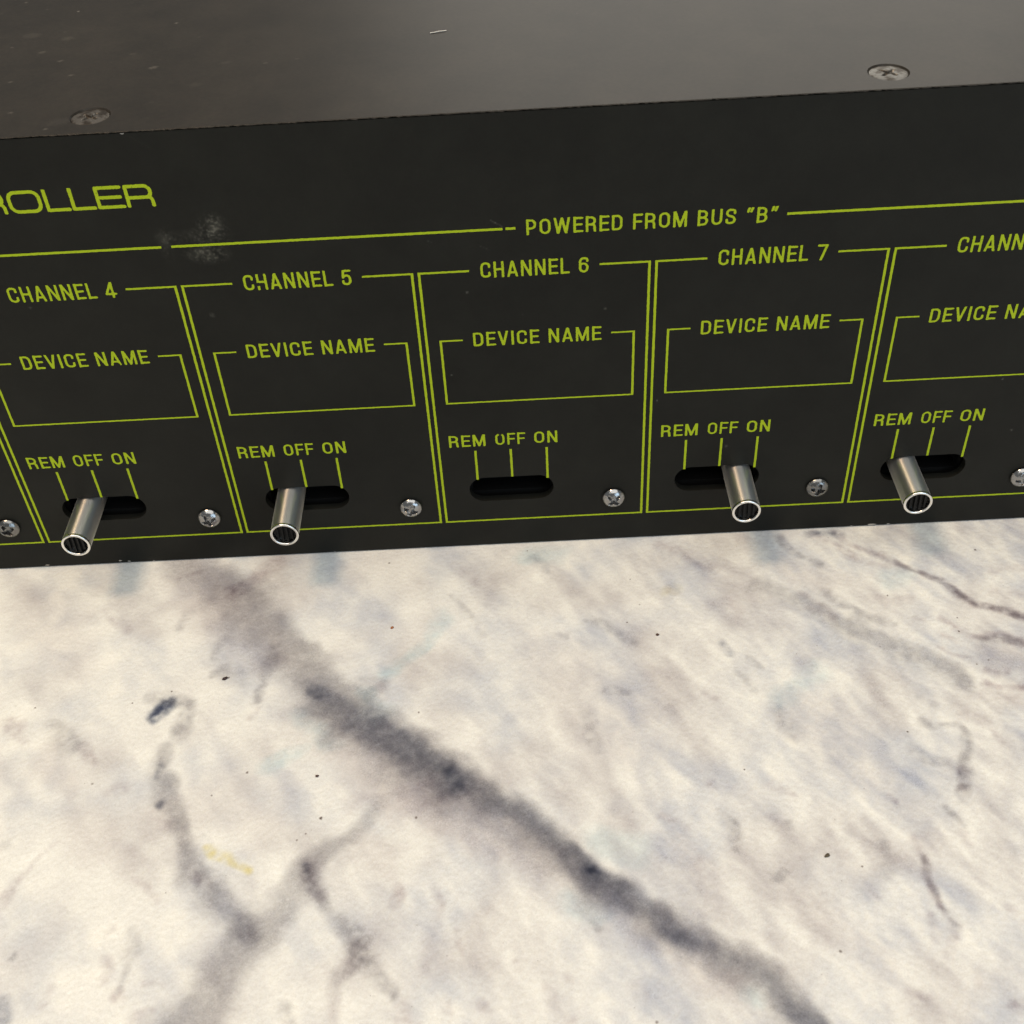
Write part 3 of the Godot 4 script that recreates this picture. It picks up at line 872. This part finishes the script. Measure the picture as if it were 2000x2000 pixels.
func panel_picture() -> Image:
	var w := 2048
	var h := 374
	var s := w / (PANEL_R - PANEL_L)
	var im := Image.create(w, h, false, Image.FORMAT_RGB8)
	im.fill(Color.from_rgba8(17, 18, 15))
	var n := FastNoiseLite.new()
	n.seed = 8
	n.noise_type = FastNoiseLite.TYPE_SIMPLEX
	n.frequency = 0.28
	n.fractal_octaves = 4
	n.fractal_gain = 0.6
	var broad := FastNoiseLite.new()
	broad.seed = 18
	broad.noise_type = FastNoiseLite.TYPE_SIMPLEX
	broad.frequency = 0.01
	broad.fractal_octaves = 5
	broad.fractal_gain = 0.7
	var bytes := im.get_data()
	for y in h:
		for x in w:
			var k := 1.0 + 0.16 * broad.get_noise_2d(x, y) + 0.10 * (rng.randf() - 0.5)
			var at := (y * w + x) * 3
			bytes[at] = int(26.5 * k + 0.5)
			bytes[at + 1] = int(27.0 * k + 0.5)
			bytes[at + 2] = int(24.0 * k + 0.5)
	im = Image.create_from_data(w, h, false, Image.FORMAT_RGB8, bytes)
	# the grey powdery smudge over the upper line
	for y in h:
		for x in range(int((-90.0 - PANEL_L) * s), int((-55.0 - PANEL_L) * s)):
			var p := Vector2(x / s + PANEL_L, PANEL_H - y / s)
			var q := n.get_noise_2d(x, y)
			var f := 0.0
			for blob in [[-69.8, 71.0, 2.2, 2.4, .85], [-70.9, 67.0, 2.4, 1.3, 1.0], [-77.0, 70.3, 1.3, 1.3, .65], [-73.3, 70.2, 2.4, 1.0, .35], [-77.4, 68.0, .9, 1.4, .3], [-73.8, 67.2, 1.4, .8, .35], [-69.0, 72.6, .8, 1.2, .5]]:
				var d := Vector2((p.x - blob[0]) / blob[2], (p.y - blob[1]) / blob[3]).length()
				f += maxf(0.0, 1.0 - d * 0.62) * blob[4]
			f = f * clampf(0.38 + 0.9 * n.get_noise_2d(x * 0.2, y * 0.2), 0.0, 0.9) + f * clampf(0.08 + 1.9 * q, 0.0, 1.2)
			f = clampf(f * 0.42, 0.0, 0.5)
			if f > 0.005:
				im.set_pixel(x, y, im.get_pixel(x, y).lerp(Color.from_rgba8(158, 154, 140), f))
	var flecks := [[-102.2, 59.0, .3, .3], [-72.9, 55.7, .6, .2], [-30.5, 57.5, .28, .5], [-34.4, 41.1, .22, .6], [-7.8, 53.0, .25, .5], [1.5, 33.3, .22, .6], [62.2, 34.1, .25, .5], [66.5, 22.4, .3, .4], [14.5, 22.0, .3, .35], [-23.6, 24.0, .2, .35]]
	for f in flecks:
		speck(im, Vector2(f[0] - PANEL_L, PANEL_H - f[1]) * s, f[2] * s, Color.from_rgba8(150, 148, 140), f[3])
	for k in 160:
		speck(im, Vector2(rng.randf_range(0, w), rng.randf_range(0, h)), rng.randf_range(0.3, 0.7), Color.from_rgba8(120, 118, 110), rng.randf_range(0.1, 0.45))
	for line in [[-25.9, 70.3, -24.2, 69.2, .55], [-79.0, 87.6, -75.4, 85.0, .18], [-28, 66, -26.5, 65.2, .22], [-36.0, 67.2, -35.4, 67.1, .4]]:
		for i in 24:
			var p := Vector2(line[0], line[1]).lerp(Vector2(line[2], line[3]), i / 23.0)
			speck(im, Vector2(p.x - PANEL_L, PANEL_H - p.y) * s, 0.55, Color.from_rgba8(120, 118, 112), line[4])
	return im


func cover_picture(x0: float, x1: float, depth: float) -> Image:
	var w := 1024
	var h := 590
	var n := FastNoiseLite.new()
	n.seed = 15
	n.noise_type = FastNoiseLite.TYPE_SIMPLEX
	n.frequency = 0.012
	n.fractal_octaves = 4
	var bytes := PackedByteArray()
	bytes.resize(w * h * 3)
	var i := 0
	for y in h:
		for x in w:
			var a := n.get_noise_2d(x, y)
			var b := n.get_noise_2d(x * 3.0 + 999, y * 3.0)
			var k := 1.0 + 0.10 * a + 0.07 * b + 0.12 * (rng.randf() - 0.5)
			bytes[i] = int(47 * k)
			bytes[i + 1] = int(43 * k)
			bytes[i + 2] = int(37 * k)
			i += 3
	var im := Image.create_from_data(w, h, false, Image.FORMAT_RGB8, bytes)
	im.resize(2048, 1180, Image.INTERPOLATE_CUBIC)
	var s := 2048 / (x1 - x0)
	var place := func(x: float, z: float) -> Vector2: return Vector2(x - x0, depth + z) * s
	var pale := Color.from_rgba8(176, 172, 160)
	for f in [[-109.7, -58, .5, .6], [-98.5, -51.8, .45, .8], [-79.2, -43.2, .5, .6], [-95.8, -28.7, .7, .4], [-92.5, -22.4, .6, .35], [-101.9, -21, .6, .35], [-79.4, -23.7, 1.1, .4], [-98.4, -8.9, .6, .4], [-91.3, -2.2, .6, .4], [-104, -41, 2.2, .16], [-97.2, -38.8, 1.6, .16], [-67.6, -24.1, 1.2, .14], [-71.2, -15.8, 1.4, .12], [-90, -4.5, 2.5, .12], [-106, -36, .4, .5], [-100, -33, .9, .3], [-61, -23, .6, .3], [-56, -24, .5, .3], [-84, -30, .8, .2]]:
		speck(im, place.call(f[0], f[1]), f[2] * s * 0.7, pale, f[3] * 0.6, 1.3, -0.3)
	var r := RandomNumberGenerator.new()
	r.seed = 31
	for k in 240:
		# more dust on the left, worn part of the lid
		var x := -135.0 + 75.0 * r.randf() * r.randf() + 8.0 * r.randf()
		var z := -95.0 * r.randf()
		speck(im, place.call(x, z), r.randf_range(0.4, 1.5), pale, r.randf_range(0.03, 0.18), r.randf_range(1, 2), r.randf_range(-1, 1))
	for k in 300:
		speck(im, place.call(r.randf_range(x0, x1), -depth * r.randf()), r.randf_range(0.4, 1.2), pale, r.randf_range(0.05, 0.22))
	return im


func build_controller() -> void:
	var unit := thing("rack_power_controller", "grey-topped rack power controller with black front panel and yellow-green channel lettering", "power controller")
	# ---- front panel: a black plate with one slot per channel
	var panel_mat := StandardMaterial3D.new()
	panel_mat.albedo_texture = ImageTexture.create_from_image(panel_picture())
	panel_mat.roughness = 0.45
	panel_mat.metallic_specular = 0.27
	var st := new_st()
	var cells := []
	var outlines := []
	for k in 8:
		var left := (k - 6) * PITCH
		var c := Vector2(left, 0) + SLOT
		cells.append(Rect2(c - Vector2(11, 5.5), Vector2(22, 11)))
		outlines.append(slot_outline(c, SLOT_HALF, SLOT_R, 20))
	var uv := func(p: Vector2) -> Vector2: return Vector2((p.x - PANEL_L) / (PANEL_R - PANEL_L), 1.0 - p.y / PANEL_H)
	var e := 0.22                                          # softened edge
	holed_face(st, Rect2(PANEL_L, e, PANEL_R - PANEL_L, PANEL_H - 0.3 - e), cells, outlines, func(p: Vector2) -> Vector3: return Vector3(p.x, p.y, 0), Vector3.BACK, uv)
	for o: PackedVector2Array in outlines:
		var mid := Vector2.ZERO
		for p in o:
			mid += p / o.size()
		for k in o.size():
			var p := o[k]
			var q := o[(k + 1) % o.size()]
			if p.is_equal_approx(q):
				continue
			var n := Vector3(p.y - q.y, q.x - p.x, 0).normalized()
			quad(st, Vector3(p.x, p.y, 0), Vector3(q.x, q.y, 0), Vector3(q.x, q.y, -PANEL_T), Vector3(p.x, p.y, -PANEL_T), n, [uv.call(p), uv.call(q), uv.call(q), uv.call(p)])
	var strip := int((PANEL_R - PANEL_L) / 1.2)
	for i in strip:
		var xa := lerpf(PANEL_L, PANEL_R, float(i) / strip)
		var xb := lerpf(PANEL_L, PANEL_R, float(i + 1) / strip)
		var ja := 0.05 * wobble.get_noise_1d(xa * 1.3)
		var jb := 0.05 * wobble.get_noise_1d(xb * 1.3)
		var ua := [Vector2(0.2, 0.3), Vector2(0.21, 0.3), Vector2(0.21, 0.31), Vector2(0.2, 0.31)]
		quad(st, Vector3(xa, e, 0), Vector3(xb, e, 0), Vector3(xb, 0.02 + jb * 0.3, -e + jb), Vector3(xa, 0.02 + ja * 0.3, -e + ja), Vector3(0, -0.7, 0.7), ua)
		quad(st, Vector3(xa, 0.02 + ja * 0.3, -e + ja), Vector3(xb, 0.02 + jb * 0.3, -e + jb), Vector3(xb, 0.0, -PANEL_T), Vector3(xa, 0.0, -PANEL_T), Vector3.DOWN, ua)
	quad(st, Vector3(PANEL_L, PANEL_H - 0.3, 0), Vector3(PANEL_R, PANEL_H - 0.3, 0), Vector3(PANEL_R, PANEL_H - 0.3, -PANEL_T), Vector3(PANEL_L, PANEL_H - 0.3, -PANEL_T), Vector3.UP)
	for x in [PANEL_L, PANEL_R]:
		quad(st, Vector3(x, 0, 0), Vector3(x, PANEL_H - 0.3, 0), Vector3(x, PANEL_H - 0.3, -PANEL_T), Vector3(x, 0, -PANEL_T), Vector3(signf(x - PANEL_L - 1), 0, 0))
	var panel := part("front_panel", st, panel_mat, unit)
	build_print(panel)
	build_chips(panel)
	# ---- box behind the panel
	st = new_st()
	box(st, Vector3(-294, 0.6, -249.0), Vector3(140, 87.5, -14.0))
	box(st, Vector3(-294, 0.6, -14.0), Vector3(-290, 87.5, -1.55))
	box(st, Vector3(136, 0.6, -14.0), Vector3(140, 87.5, -1.55))
	box(st, Vector3(-290, 0.6, -14.0), Vector3(136, 3.0, -1.55))
	part("chassis", st, mats.chassis, unit)
	build_cover(unit)
	# ---- switches
	build_switches(unit)


func build_print(panel: Node3D) -> void:
	var half := 0.064
	for k in 8:
		var x := (k - 6) * PITCH
		# CHANNEL frame with the gap for its title
		var st := new_st()
		var xl := x + HALF_GAP
		var xr := x + PITCH - HALF_GAP
		line_on(st, [Vector2(x + 8.72, 61.4), Vector2(xl, 61.4), Vector2(xl, 6.67), Vector2(xr, 6.67), Vector2(xr, 61.4), Vector2(x + 29.83, 61.4)], 0.42, 0.35)
		part("channel_frame", st, mats.ink, panel)
		st = new_st()
		line_on(st, [Vector2(x + 6.72, 48.13), Vector2(x + 2.96, 48.13), Vector2(x + 2.96, 34.94), Vector2(x + 35.65, 34.94), Vector2(x + 35.65, 48.13), Vector2(x + 31.83, 48.13)], 0.40, 0.30)
		part("device_name_box", st, mats.ink, panel)
		word("CHANNEL %d" % (k + 1), x + 10.5, x + 28.12, 59.95, 2.95, half, panel)
		word("DEVICE NAME", x + 8.42, x + 30.12, 46.72, 2.85, half, panel)
		word("REM", x + 2.5, x + 9.25, 24.95, 2.70, half, panel)
		word("OFF", x + 10.95, x + 16.35, 25.0, 2.70, half, panel)
		word("ON", x + 18.0, x + 22.32, 25.0, 2.70, half, panel)
		for tick in [[7.2, 17.0], [13.68, 17.35], [20.25, 16.6]]:
			st = new_st()
			var tx: float = x + tick[0]
			line_on(st, [Vector2(tx, tick[1]), Vector2(tx, 23.95)], 0.42, 0.5)
			part("printed_tick", st, mats.ink, panel)
	for side in 2:
		# the bus title over four channels, between two long lines
		var at := (side * 4 - 4) * PITCH
		for piece in ([[-76.5, -23.98], [-23.5, -21.95]] if side == 1 else [[-230.5, -176.0]]) + [[at + 20.85, at + 75.9]]:
			var st := new_st()
			line_on(st, [Vector2(piece[0], 68.64), Vector2(piece[1], 68.64)], 0.42, 0.42)
			part("bus_line", st, mats.ink, panel)
		word("POWERED FROM BUS \"%s\"" % ("AB"[side]), at - 20.3, at + 19.45, 67.3, 2.78, half, panel)
	word("CONTROLLER", -124.5, -77.12, 75.72, 3.78, 0.074, panel, true, 0.125)


func build_chips(panel: Node3D) -> void:
	# bare metal where the paint is knocked off the lower and upper edge
	for c in [[-117.2, 0.55, 1.2, .35], [-102.7, 0.75, .9, .3], [-101.0, 0.5, .7, .35], [40.6, 0.3, .5, .2], [44.6, 0.42, 2.2, .33], [47.7, 0.36, .7, .25], [-96.2, .35, .5, .2], [-79.3, 87.62, .8, .22], [-60.5, .3, .5, .15]]:
		var st := new_st()
		var n := 9
		var ring := []
		for k in n:
			var t := TAU * k / n
			var f := rng.randf_range(0.55, 1.0)
			ring.append(Vector3(c[0] + cos(t) * c[2] * 0.5 * f, c[1] + sin(t) * c[3] * 0.5 * f, 0.02))
		for k in n:
			tri(st, Vector3(c[0], c[1], 0.06), ring[k], ring[(k + 1) % n], Vector3(0, 0.15, 1).normalized())
		part("paint_chip", st, mats.bare, panel)


func build_cover(unit: Node3D) -> void:
	var x0 := -294.0
	var x1 := 140.0
	var depth := 250.0
	var m := StandardMaterial3D.new()
	m.albedo_texture = ImageTexture.create_from_image(cover_picture(x0, x1, depth))
	m.roughness = 0.40
	m.metallic_specular = 0.34
	var y := PANEL_H
	var spots := [-205.9, -85.4, 35.1, 125.0]
	var zs := -6.0
	var hole := 3.12
	var st := new_st()
	var cells := []
	var outlines := []
	for s in spots:
		# in (x, z) turned so that the second axis points to the back
		var c := Vector2(s, -zs)
		cells.append(Rect2(c - Vector2(5, 4.6), Vector2(10, 9.2)))
		outlines.append(slot_outline(c, hole, hole, 20))
	var lift := func(p: Vector2) -> Vector3: return Vector3(p.x, y, -p.y)
	var uv := func(p: Vector2) -> Vector2: return Vector2((p.x - x0) / (x1 - x0), 1.0 - p.y / depth)
	holed_face(st, Rect2(x0, 0.1, x1 - x0, depth - 0.1), cells, outlines, lift, Vector3.UP, uv)
	for i in spots.size():
		var o: PackedVector2Array = outlines[i]
		var c: Vector2 = cells[i].get_center()
		for k in o.size():
			var p := o[k]
			var q := o[(k + 1) % o.size()]
			if p.is_equal_approx(q):
				continue
			var np := (c - p).normalized()
			var nq := (c - q).normalized()
			var low := func(a: Vector2) -> Vector3: return lift.call(c + (a - c) * 0.9) - Vector3(0, 0.5, 0)
			smooth_quad(st, [lift.call(p), lift.call(q), low.call(q), low.call(p)], [Vector3(np.x, 0.6, -np.y).normalized(), Vector3(nq.x, 0.6, -nq.y).normalized(), Vector3(nq.x, 0.6, -nq.y).normalized(), Vector3(np.x, 0.6, -np.y).normalized()], [uv.call(p), uv.call(q), uv.call(q), uv.call(p)])
	# the front edge turns down over the panel, a little ragged where paint built up
	var strip := int((x1 - x0) / 0.45)
	for i in strip:
		var xa := lerpf(x0, x1, float(i) / strip)
		var xb := lerpf(x0, x1, float(i + 1) / strip)
		var ja := 0.14 * wobble.get_noise_1d(xa * 1.6) + 0.08 * wobble.get_noise_1d(xa * 6.0)
		var jb := 0.14 * wobble.get_noise_1d(xb * 1.6) + 0.08 * wobble.get_noise_1d(xb * 6.0)
		var u := [uv.call(Vector2(xa, 0.2)), uv.call(Vector2(xb, 0.2)), uv.call(Vector2(xb, 0.1)), uv.call(Vector2(xa, 0.1))]
		var n1 := Vector3(0, 0.86, 0.5).normalized()
		smooth_quad(st, [Vector3(xa, y, -0.1), Vector3(xb, y, -0.1), Vector3(xb, y - 0.03, 0.05), Vector3(xa, y - 0.03, 0.05)], [Vector3.UP, Vector3.UP, n1, n1], u)
		smooth_quad(st, [Vector3(xa, y - 0.03, 0.05), Vector3(xb, y - 0.03, 0.05), Vector3(xb, y - 0.12 + jb, 0.08), Vector3(xa, y - 0.12 + ja, 0.08)], [n1, n1, Vector3.BACK, Vector3.BACK], u)
		quad(st, Vector3(xa, y - 0.12 + ja, 0.08), Vector3(xb, y - 0.12 + jb, 0.08), Vector3(xb, y - 0.2 + jb, -0.02), Vector3(xa, y - 0.2 + ja, -0.02), Vector3.DOWN, u)
	quad(st, Vector3(x0, y, 0), Vector3(x0, y, -depth), Vector3(x0, y - 1, -depth), Vector3(x0, y - 1, 0), Vector3.LEFT)
	quad(st, Vector3(x1, y, 0), Vector3(x1, y, -depth), Vector3(x1, y - 1, -depth), Vector3(x1, y - 1, 0), Vector3.RIGHT)
	quad(st, Vector3(x0, y, -depth), Vector3(x1, y, -depth), Vector3(x1, y - 1, -depth), Vector3(x0, y - 1, -depth), Vector3.FORWARD)
	var cover := part("top_cover", st, m, unit)
	# flat countersunk screws that hold it
	var head := screw_shape(2.85, 0.16, 1.5, 0.32, 0.55)
	for i in spots.size():
		var o := MeshInstance3D.new()
		o.name = "cover_screw"
		o.mesh = head
		o.material_override = mats.worn_screw if i == 1 else mats.old_screw
		o.position = Vector3(spots[i], y - 0.22, zs) * MM
		o.rotation = Vector3(-PI / 2, 0, 0)
		o.rotate_object_local(Vector3.BACK, [0.3, 0.9, 0.75, 0.2][i])
		if i == 1:
			o.set_meta("label", "dirty worn cross-head screw in the left of the lid")
		cover.add_child(o, true)


# A screw head seen along z: a dome of radius r and height h with a cross recess.
func screw_shape(r: float, h: float, arm: float, half: float, deep: float) -> ArrayMesh:
	var rings := 44
	var sides := 120
	var pts := []
	for i in rings + 1:
		var row := []
		var rr := r * pow(float(i) / rings, 0.9)
		for k in sides:
			var t := TAU * k / sides
			var p := Vector2(cos(t), sin(t)) * rr
			var q := rr / r
			var z := h * (sqrt(maxf(0.0, 1.0 - 0.94 * q * q)) - sqrt(0.06)) / (1.0 - sqrt(0.06))
			var in_arm := 0.0
			p += Vector2(wobble.get_noise_2d(p.x * 1.5 + r * 90, p.y * 1.5), wobble.get_noise_2d(p.x * 1.5, p.y * 1.5 + r * 90)) * 0.10
			for s in [Vector2(p.x, p.y), Vector2(p.y, p.x)]:
				var side := smoothstep(half + 0.09, half - 0.05, absf(s.x) + 0.10 * absf(s.y))
				var long := smoothstep(arm + 0.12, arm - 0.25, absf(s.y))
				in_arm = maxf(in_arm, side * long)
			z -= in_arm * deep * (1.0 - 0.45 * rr / arm)
			z += 0.028 * wobble.get_noise_2d(p.x * 2.0 + r * 40, p.y * 2.0)
			row.append(Vector3(cos(t) * rr, sin(t) * rr, z))
		pts.append(row)
	var st := new_st()
	var normal := func(i: int, k: int) -> Vector3:
		if i == 0:
			return Vector3.BACK
		var a: Vector3 = pts[mini(i + 1, rings)][k] - pts[i - 1][k]
		var b: Vector3 = pts[i][(k + 1) % sides] - pts[i][(k - 1 + sides) % sides]
		var n := a.cross(b).normalized()
		return n if n.z > 0 else -n
	for i in rings:
		for k in sides:
			var l := (k + 1) % sides
			smooth_quad(st, [pts[i][k], pts[i][l], pts[i + 1][l], pts[i + 1][k]], [normal.call(i, k), normal.call(i, l), normal.call(i + 1, l), normal.call(i + 1, k)])
	for k in sides:                                    # the rim goes down into the plate
		var a: Vector3 = pts[rings][k]
		var b: Vector3 = pts[rings][(k + 1) % sides]
		var na := Vector3(a.x, a.y, 0).normalized()
		var nb := Vector3(b.x, b.y, 0).normalized()
		var drop := Vector3(0, 0, 0.14)
		smooth_quad(st, [a, b, b - drop, a - drop], [na, nb, nb, na])
		smooth_quad(st, [a - drop, b - drop, b * 0.86 - drop, a * 0.86 - drop], [Vector3.FORWARD, Vector3.FORWARD, Vector3.FORWARD, Vector3.FORWARD])
		smooth_quad(st, [a * 0.86 - drop, b * 0.86 - drop, b * 0.86 - drop * 5, a * 0.86 - drop * 5], [na, nb, nb, na])
	return st.commit()


func build_switches(unit: Node3D) -> void:
	# metal sleeve with a rolled bright rim, turned all along
	var st := new_st()
	var prof := []
	var z := -9.0
	while z < 9.45:
		prof.append(Vector2(z, 2.57 + 0.006 * sin(TAU * z / 0.30) + 0.004 * z / 9.0))
		z += 0.0375
	prof.append_array([Vector2(9.5, 2.58), Vector2(9.5, 2.58), Vector2(9.5, 2.3)])
	lathe(st, prof, 44)
	var lever_mesh := st.commit()
	st = new_st()
	var rim := [Vector2(9.45, 2.6)]
	for k in 13:
		var a := PI * k / 12.0
		rim.append(Vector2(9.78 + 0.22 * sin(a), 2.36 + 0.245 * cos(a)))
	rim.append_array([Vector2(9.5, 2.11), Vector2(8.9, 2.1)])
	lathe(st, rim, 56)
	var rim_mesh := st.commit()
	# ribbed dark plastic inside the sleeve's end
	st = new_st()
	lathe(st, [Vector2(9.15, 2.0), Vector2(9.15, 0.0)], 40)
	for x in [-1.25, -0.4, 0.45, 1.3]:
		var reach := sqrt(maxf(0.0, 1.95 * 1.95 - (absf(x) + 0.2) * (absf(x) + 0.2)))
		box(st, Vector3(x - 0.17, -reach, 9.1), Vector3(x + 0.17, reach, 9.62))
	var insert_mesh := st.commit()
	# the switch body behind each slot, with a track for the lever
	st = new_st()
	box(st, Vector3(-10.5, -5.5, -13.5), Vector3(10.5, 5.5, -6.0))
	box(st, Vector3(-10.5, 2.4, -6.0), Vector3(10.5, 5.5, -2.6))
	box(st, Vector3(-10.5, -5.5, -6.0), Vector3(10.5, -2.4, -2.6))
	box(st, Vector3(-10.5, -2.4, -6.0), Vector3(-7.4, 2.4, -2.6))
	box(st, Vector3(7.4, -2.4, -6.0), Vector3(10.5, 2.4, -2.6))
	var body_mesh := st.commit()
	var head := screw_shape(2.2, 1.15, 1.4, 0.36, 1.1)
	var head_two := screw_shape(2.16, 1.05, 1.3, 0.42, 1.2)
	var lever_at := {0: 10.1, 1: 10.3, 2: 10.2, 3: 10.42, 4: 10.2, 6: 17.35, 7: 9.85}
	var turns := [0.1, 0.7, 0.45, 0.35, 1.15, 0.78, 1.35, 0.2]
	for k in 8:
		var left := (k - 6) * PITCH
		var b := MeshInstance3D.new()
		b.name = "switch_body"
		b.mesh = body_mesh
		b.material_override = mats.deep
		b.position = Vector3(left + SLOT.x, SLOT.y, 0) * MM
		unit.add_child(b, true)
		if lever_at.has(k):
			var o := MeshInstance3D.new()
			o.name = "toggle_lever"
			o.mesh = lever_mesh
			o.material_override = mats.steel
			o.position = Vector3(left + lever_at[k], 14.5, 0) * MM
			o.rotation.z = 0.02 * (k - 5)
			o.set_meta("label", "silver toggle lever of channel %d, pushed %s" % [k + 1, "towards ON" if k == 6 else "to REM"])
			unit.add_child(o, true)
			var r := MeshInstance3D.new()
			r.name = "lever_rim"
			r.mesh = rim_mesh
			r.material_override = mats.polished
			o.add_child(r, true)
			var i := MeshInstance3D.new()
			i.name = "lever_insert"
			i.mesh = insert_mesh
			i.material_override = mats.plastic
			o.add_child(i, true)
		elif k == 5:
			b.set_meta("label", "switch of channel 6, lever missing, behind its empty slot")
		var s := MeshInstance3D.new()
		s.name = "panel_screw"
		s.mesh = head if k % 2 else head_two
		s.material_override = mats.dull_screw if k in [2, 6] else mats.screw
		s.position = Vector3(left + 32.6, 10.95, 0.34) * MM
		s.rotation.z = turns[k]
		unit.add_child(s, true)


# ------------------------------------------------------------------ what lies about: a fibre and crumbs

func build_litter() -> void:
	var st := new_st()
	var path := [Vector3(-34.5, 88.08, -31.7), Vector3(-33.7, 88.1, -31.85), Vector3(-33.0, 88.14, -32.1), Vector3(-32.3, 88.1, -32.25), Vector3(-31.8, 88.08, -32.4)]
	var foot: Vector3 = Vector3(-33.2, 88.0, -32.0)
	for k in path.size() - 1:
		var a: Vector3 = path[k] - foot
		var b: Vector3 = path[k + 1] - foot
		var d := (b - a).normalized()
		var s := d.cross(Vector3.UP).normalized() * 0.075
		var u := Vector3(0, 0.075, 0)
		var ring := [s, u, -s, -u]
		for i in 4:
			var p: Vector3 = ring[i]
			var q: Vector3 = ring[(i + 1) % 4]
			smooth_quad(st, [a + p, a + q, b + q, b + p], [p.normalized(), q.normalized(), q.normalized(), p.normalized()])
	var fibre := part("lint_fibre", st, paint(lin(0.75, 0.73, 0.68), 0.8), self, foot)
	fibre.set_meta("label", "short white lint fibre lying on the grey top cover")
	fibre.set_meta("category", "lint")
	var crumbs := [
		[Vector3(-77.4, 0, 31.0), Vector3(0.55, 0.2, 0.3), 0.5, lin(0.05, 0.03, 0.028), "dark pointed crumb on the pale patch left of the broad grey vein"],
		[Vector3(-0.1, 0, 25.6), Vector3(0.3, 0.2, 0.26), 0.0, lin(0.09, 0.045, 0.03), "round brown crumb alone on the plain marble below channels 6 and 7"],
		[Vector3(-48.2, 0, 20.7), Vector3(0.34, 0.14, 0.26), 0.8, lin(0.38, 0.14, 0.05), "rusty orange crumb on the pale marble under channel 5"],
		[Vector3(20.4, 0, 71.7), Vector3(0.5, 0.2, 0.28), 0.5, lin(0.10, 0.08, 0.05), "olive brown crumb low on the pale marble right of the broad grey vein"],
		[Vector3(-58.9, 0, 52.8), Vector3(0.3, 0.18, 0.24), 0.2, lin(0.09, 0.05, 0.04), "small brown crumb in the pale field below the broad grey vein"],
	]
	for c in crumbs:
		var s := new_st()
		var sph := func(i: int, k: int) -> Vector3:
			var lat := PI * i / 6.0 - PI / 2
			var lon := TAU * k / 10.0
			var d := Vector3(cos(lat) * cos(lon), sin(lat), cos(lat) * sin(lon))
			return d * (1.0 + 0.45 * hash_noise(wobble, d + c[0], 1.3)) * (c[1] as Vector3)
		for i in 6:
			for k in 10:
				var p := [sph.call(i, k), sph.call(i, k + 1), sph.call(i + 1, k + 1), sph.call(i + 1, k)]
				smooth_quad(s, p, p.map(func(v: Vector3) -> Vector3: return (v / (c[1] as Vector3)).normalized()))
		var o := part("crumb", s, paint(c[3], 0.8), self, (c[0] as Vector3) + Vector3(0, c[1].y * 0.8 - 0.03, 0))
		o.rotation.y = c[2]
		o.set_meta("label", c[4])
		o.set_meta("category", "crumb")
		o.set_meta("group", "crumbs on the marble backdrop")
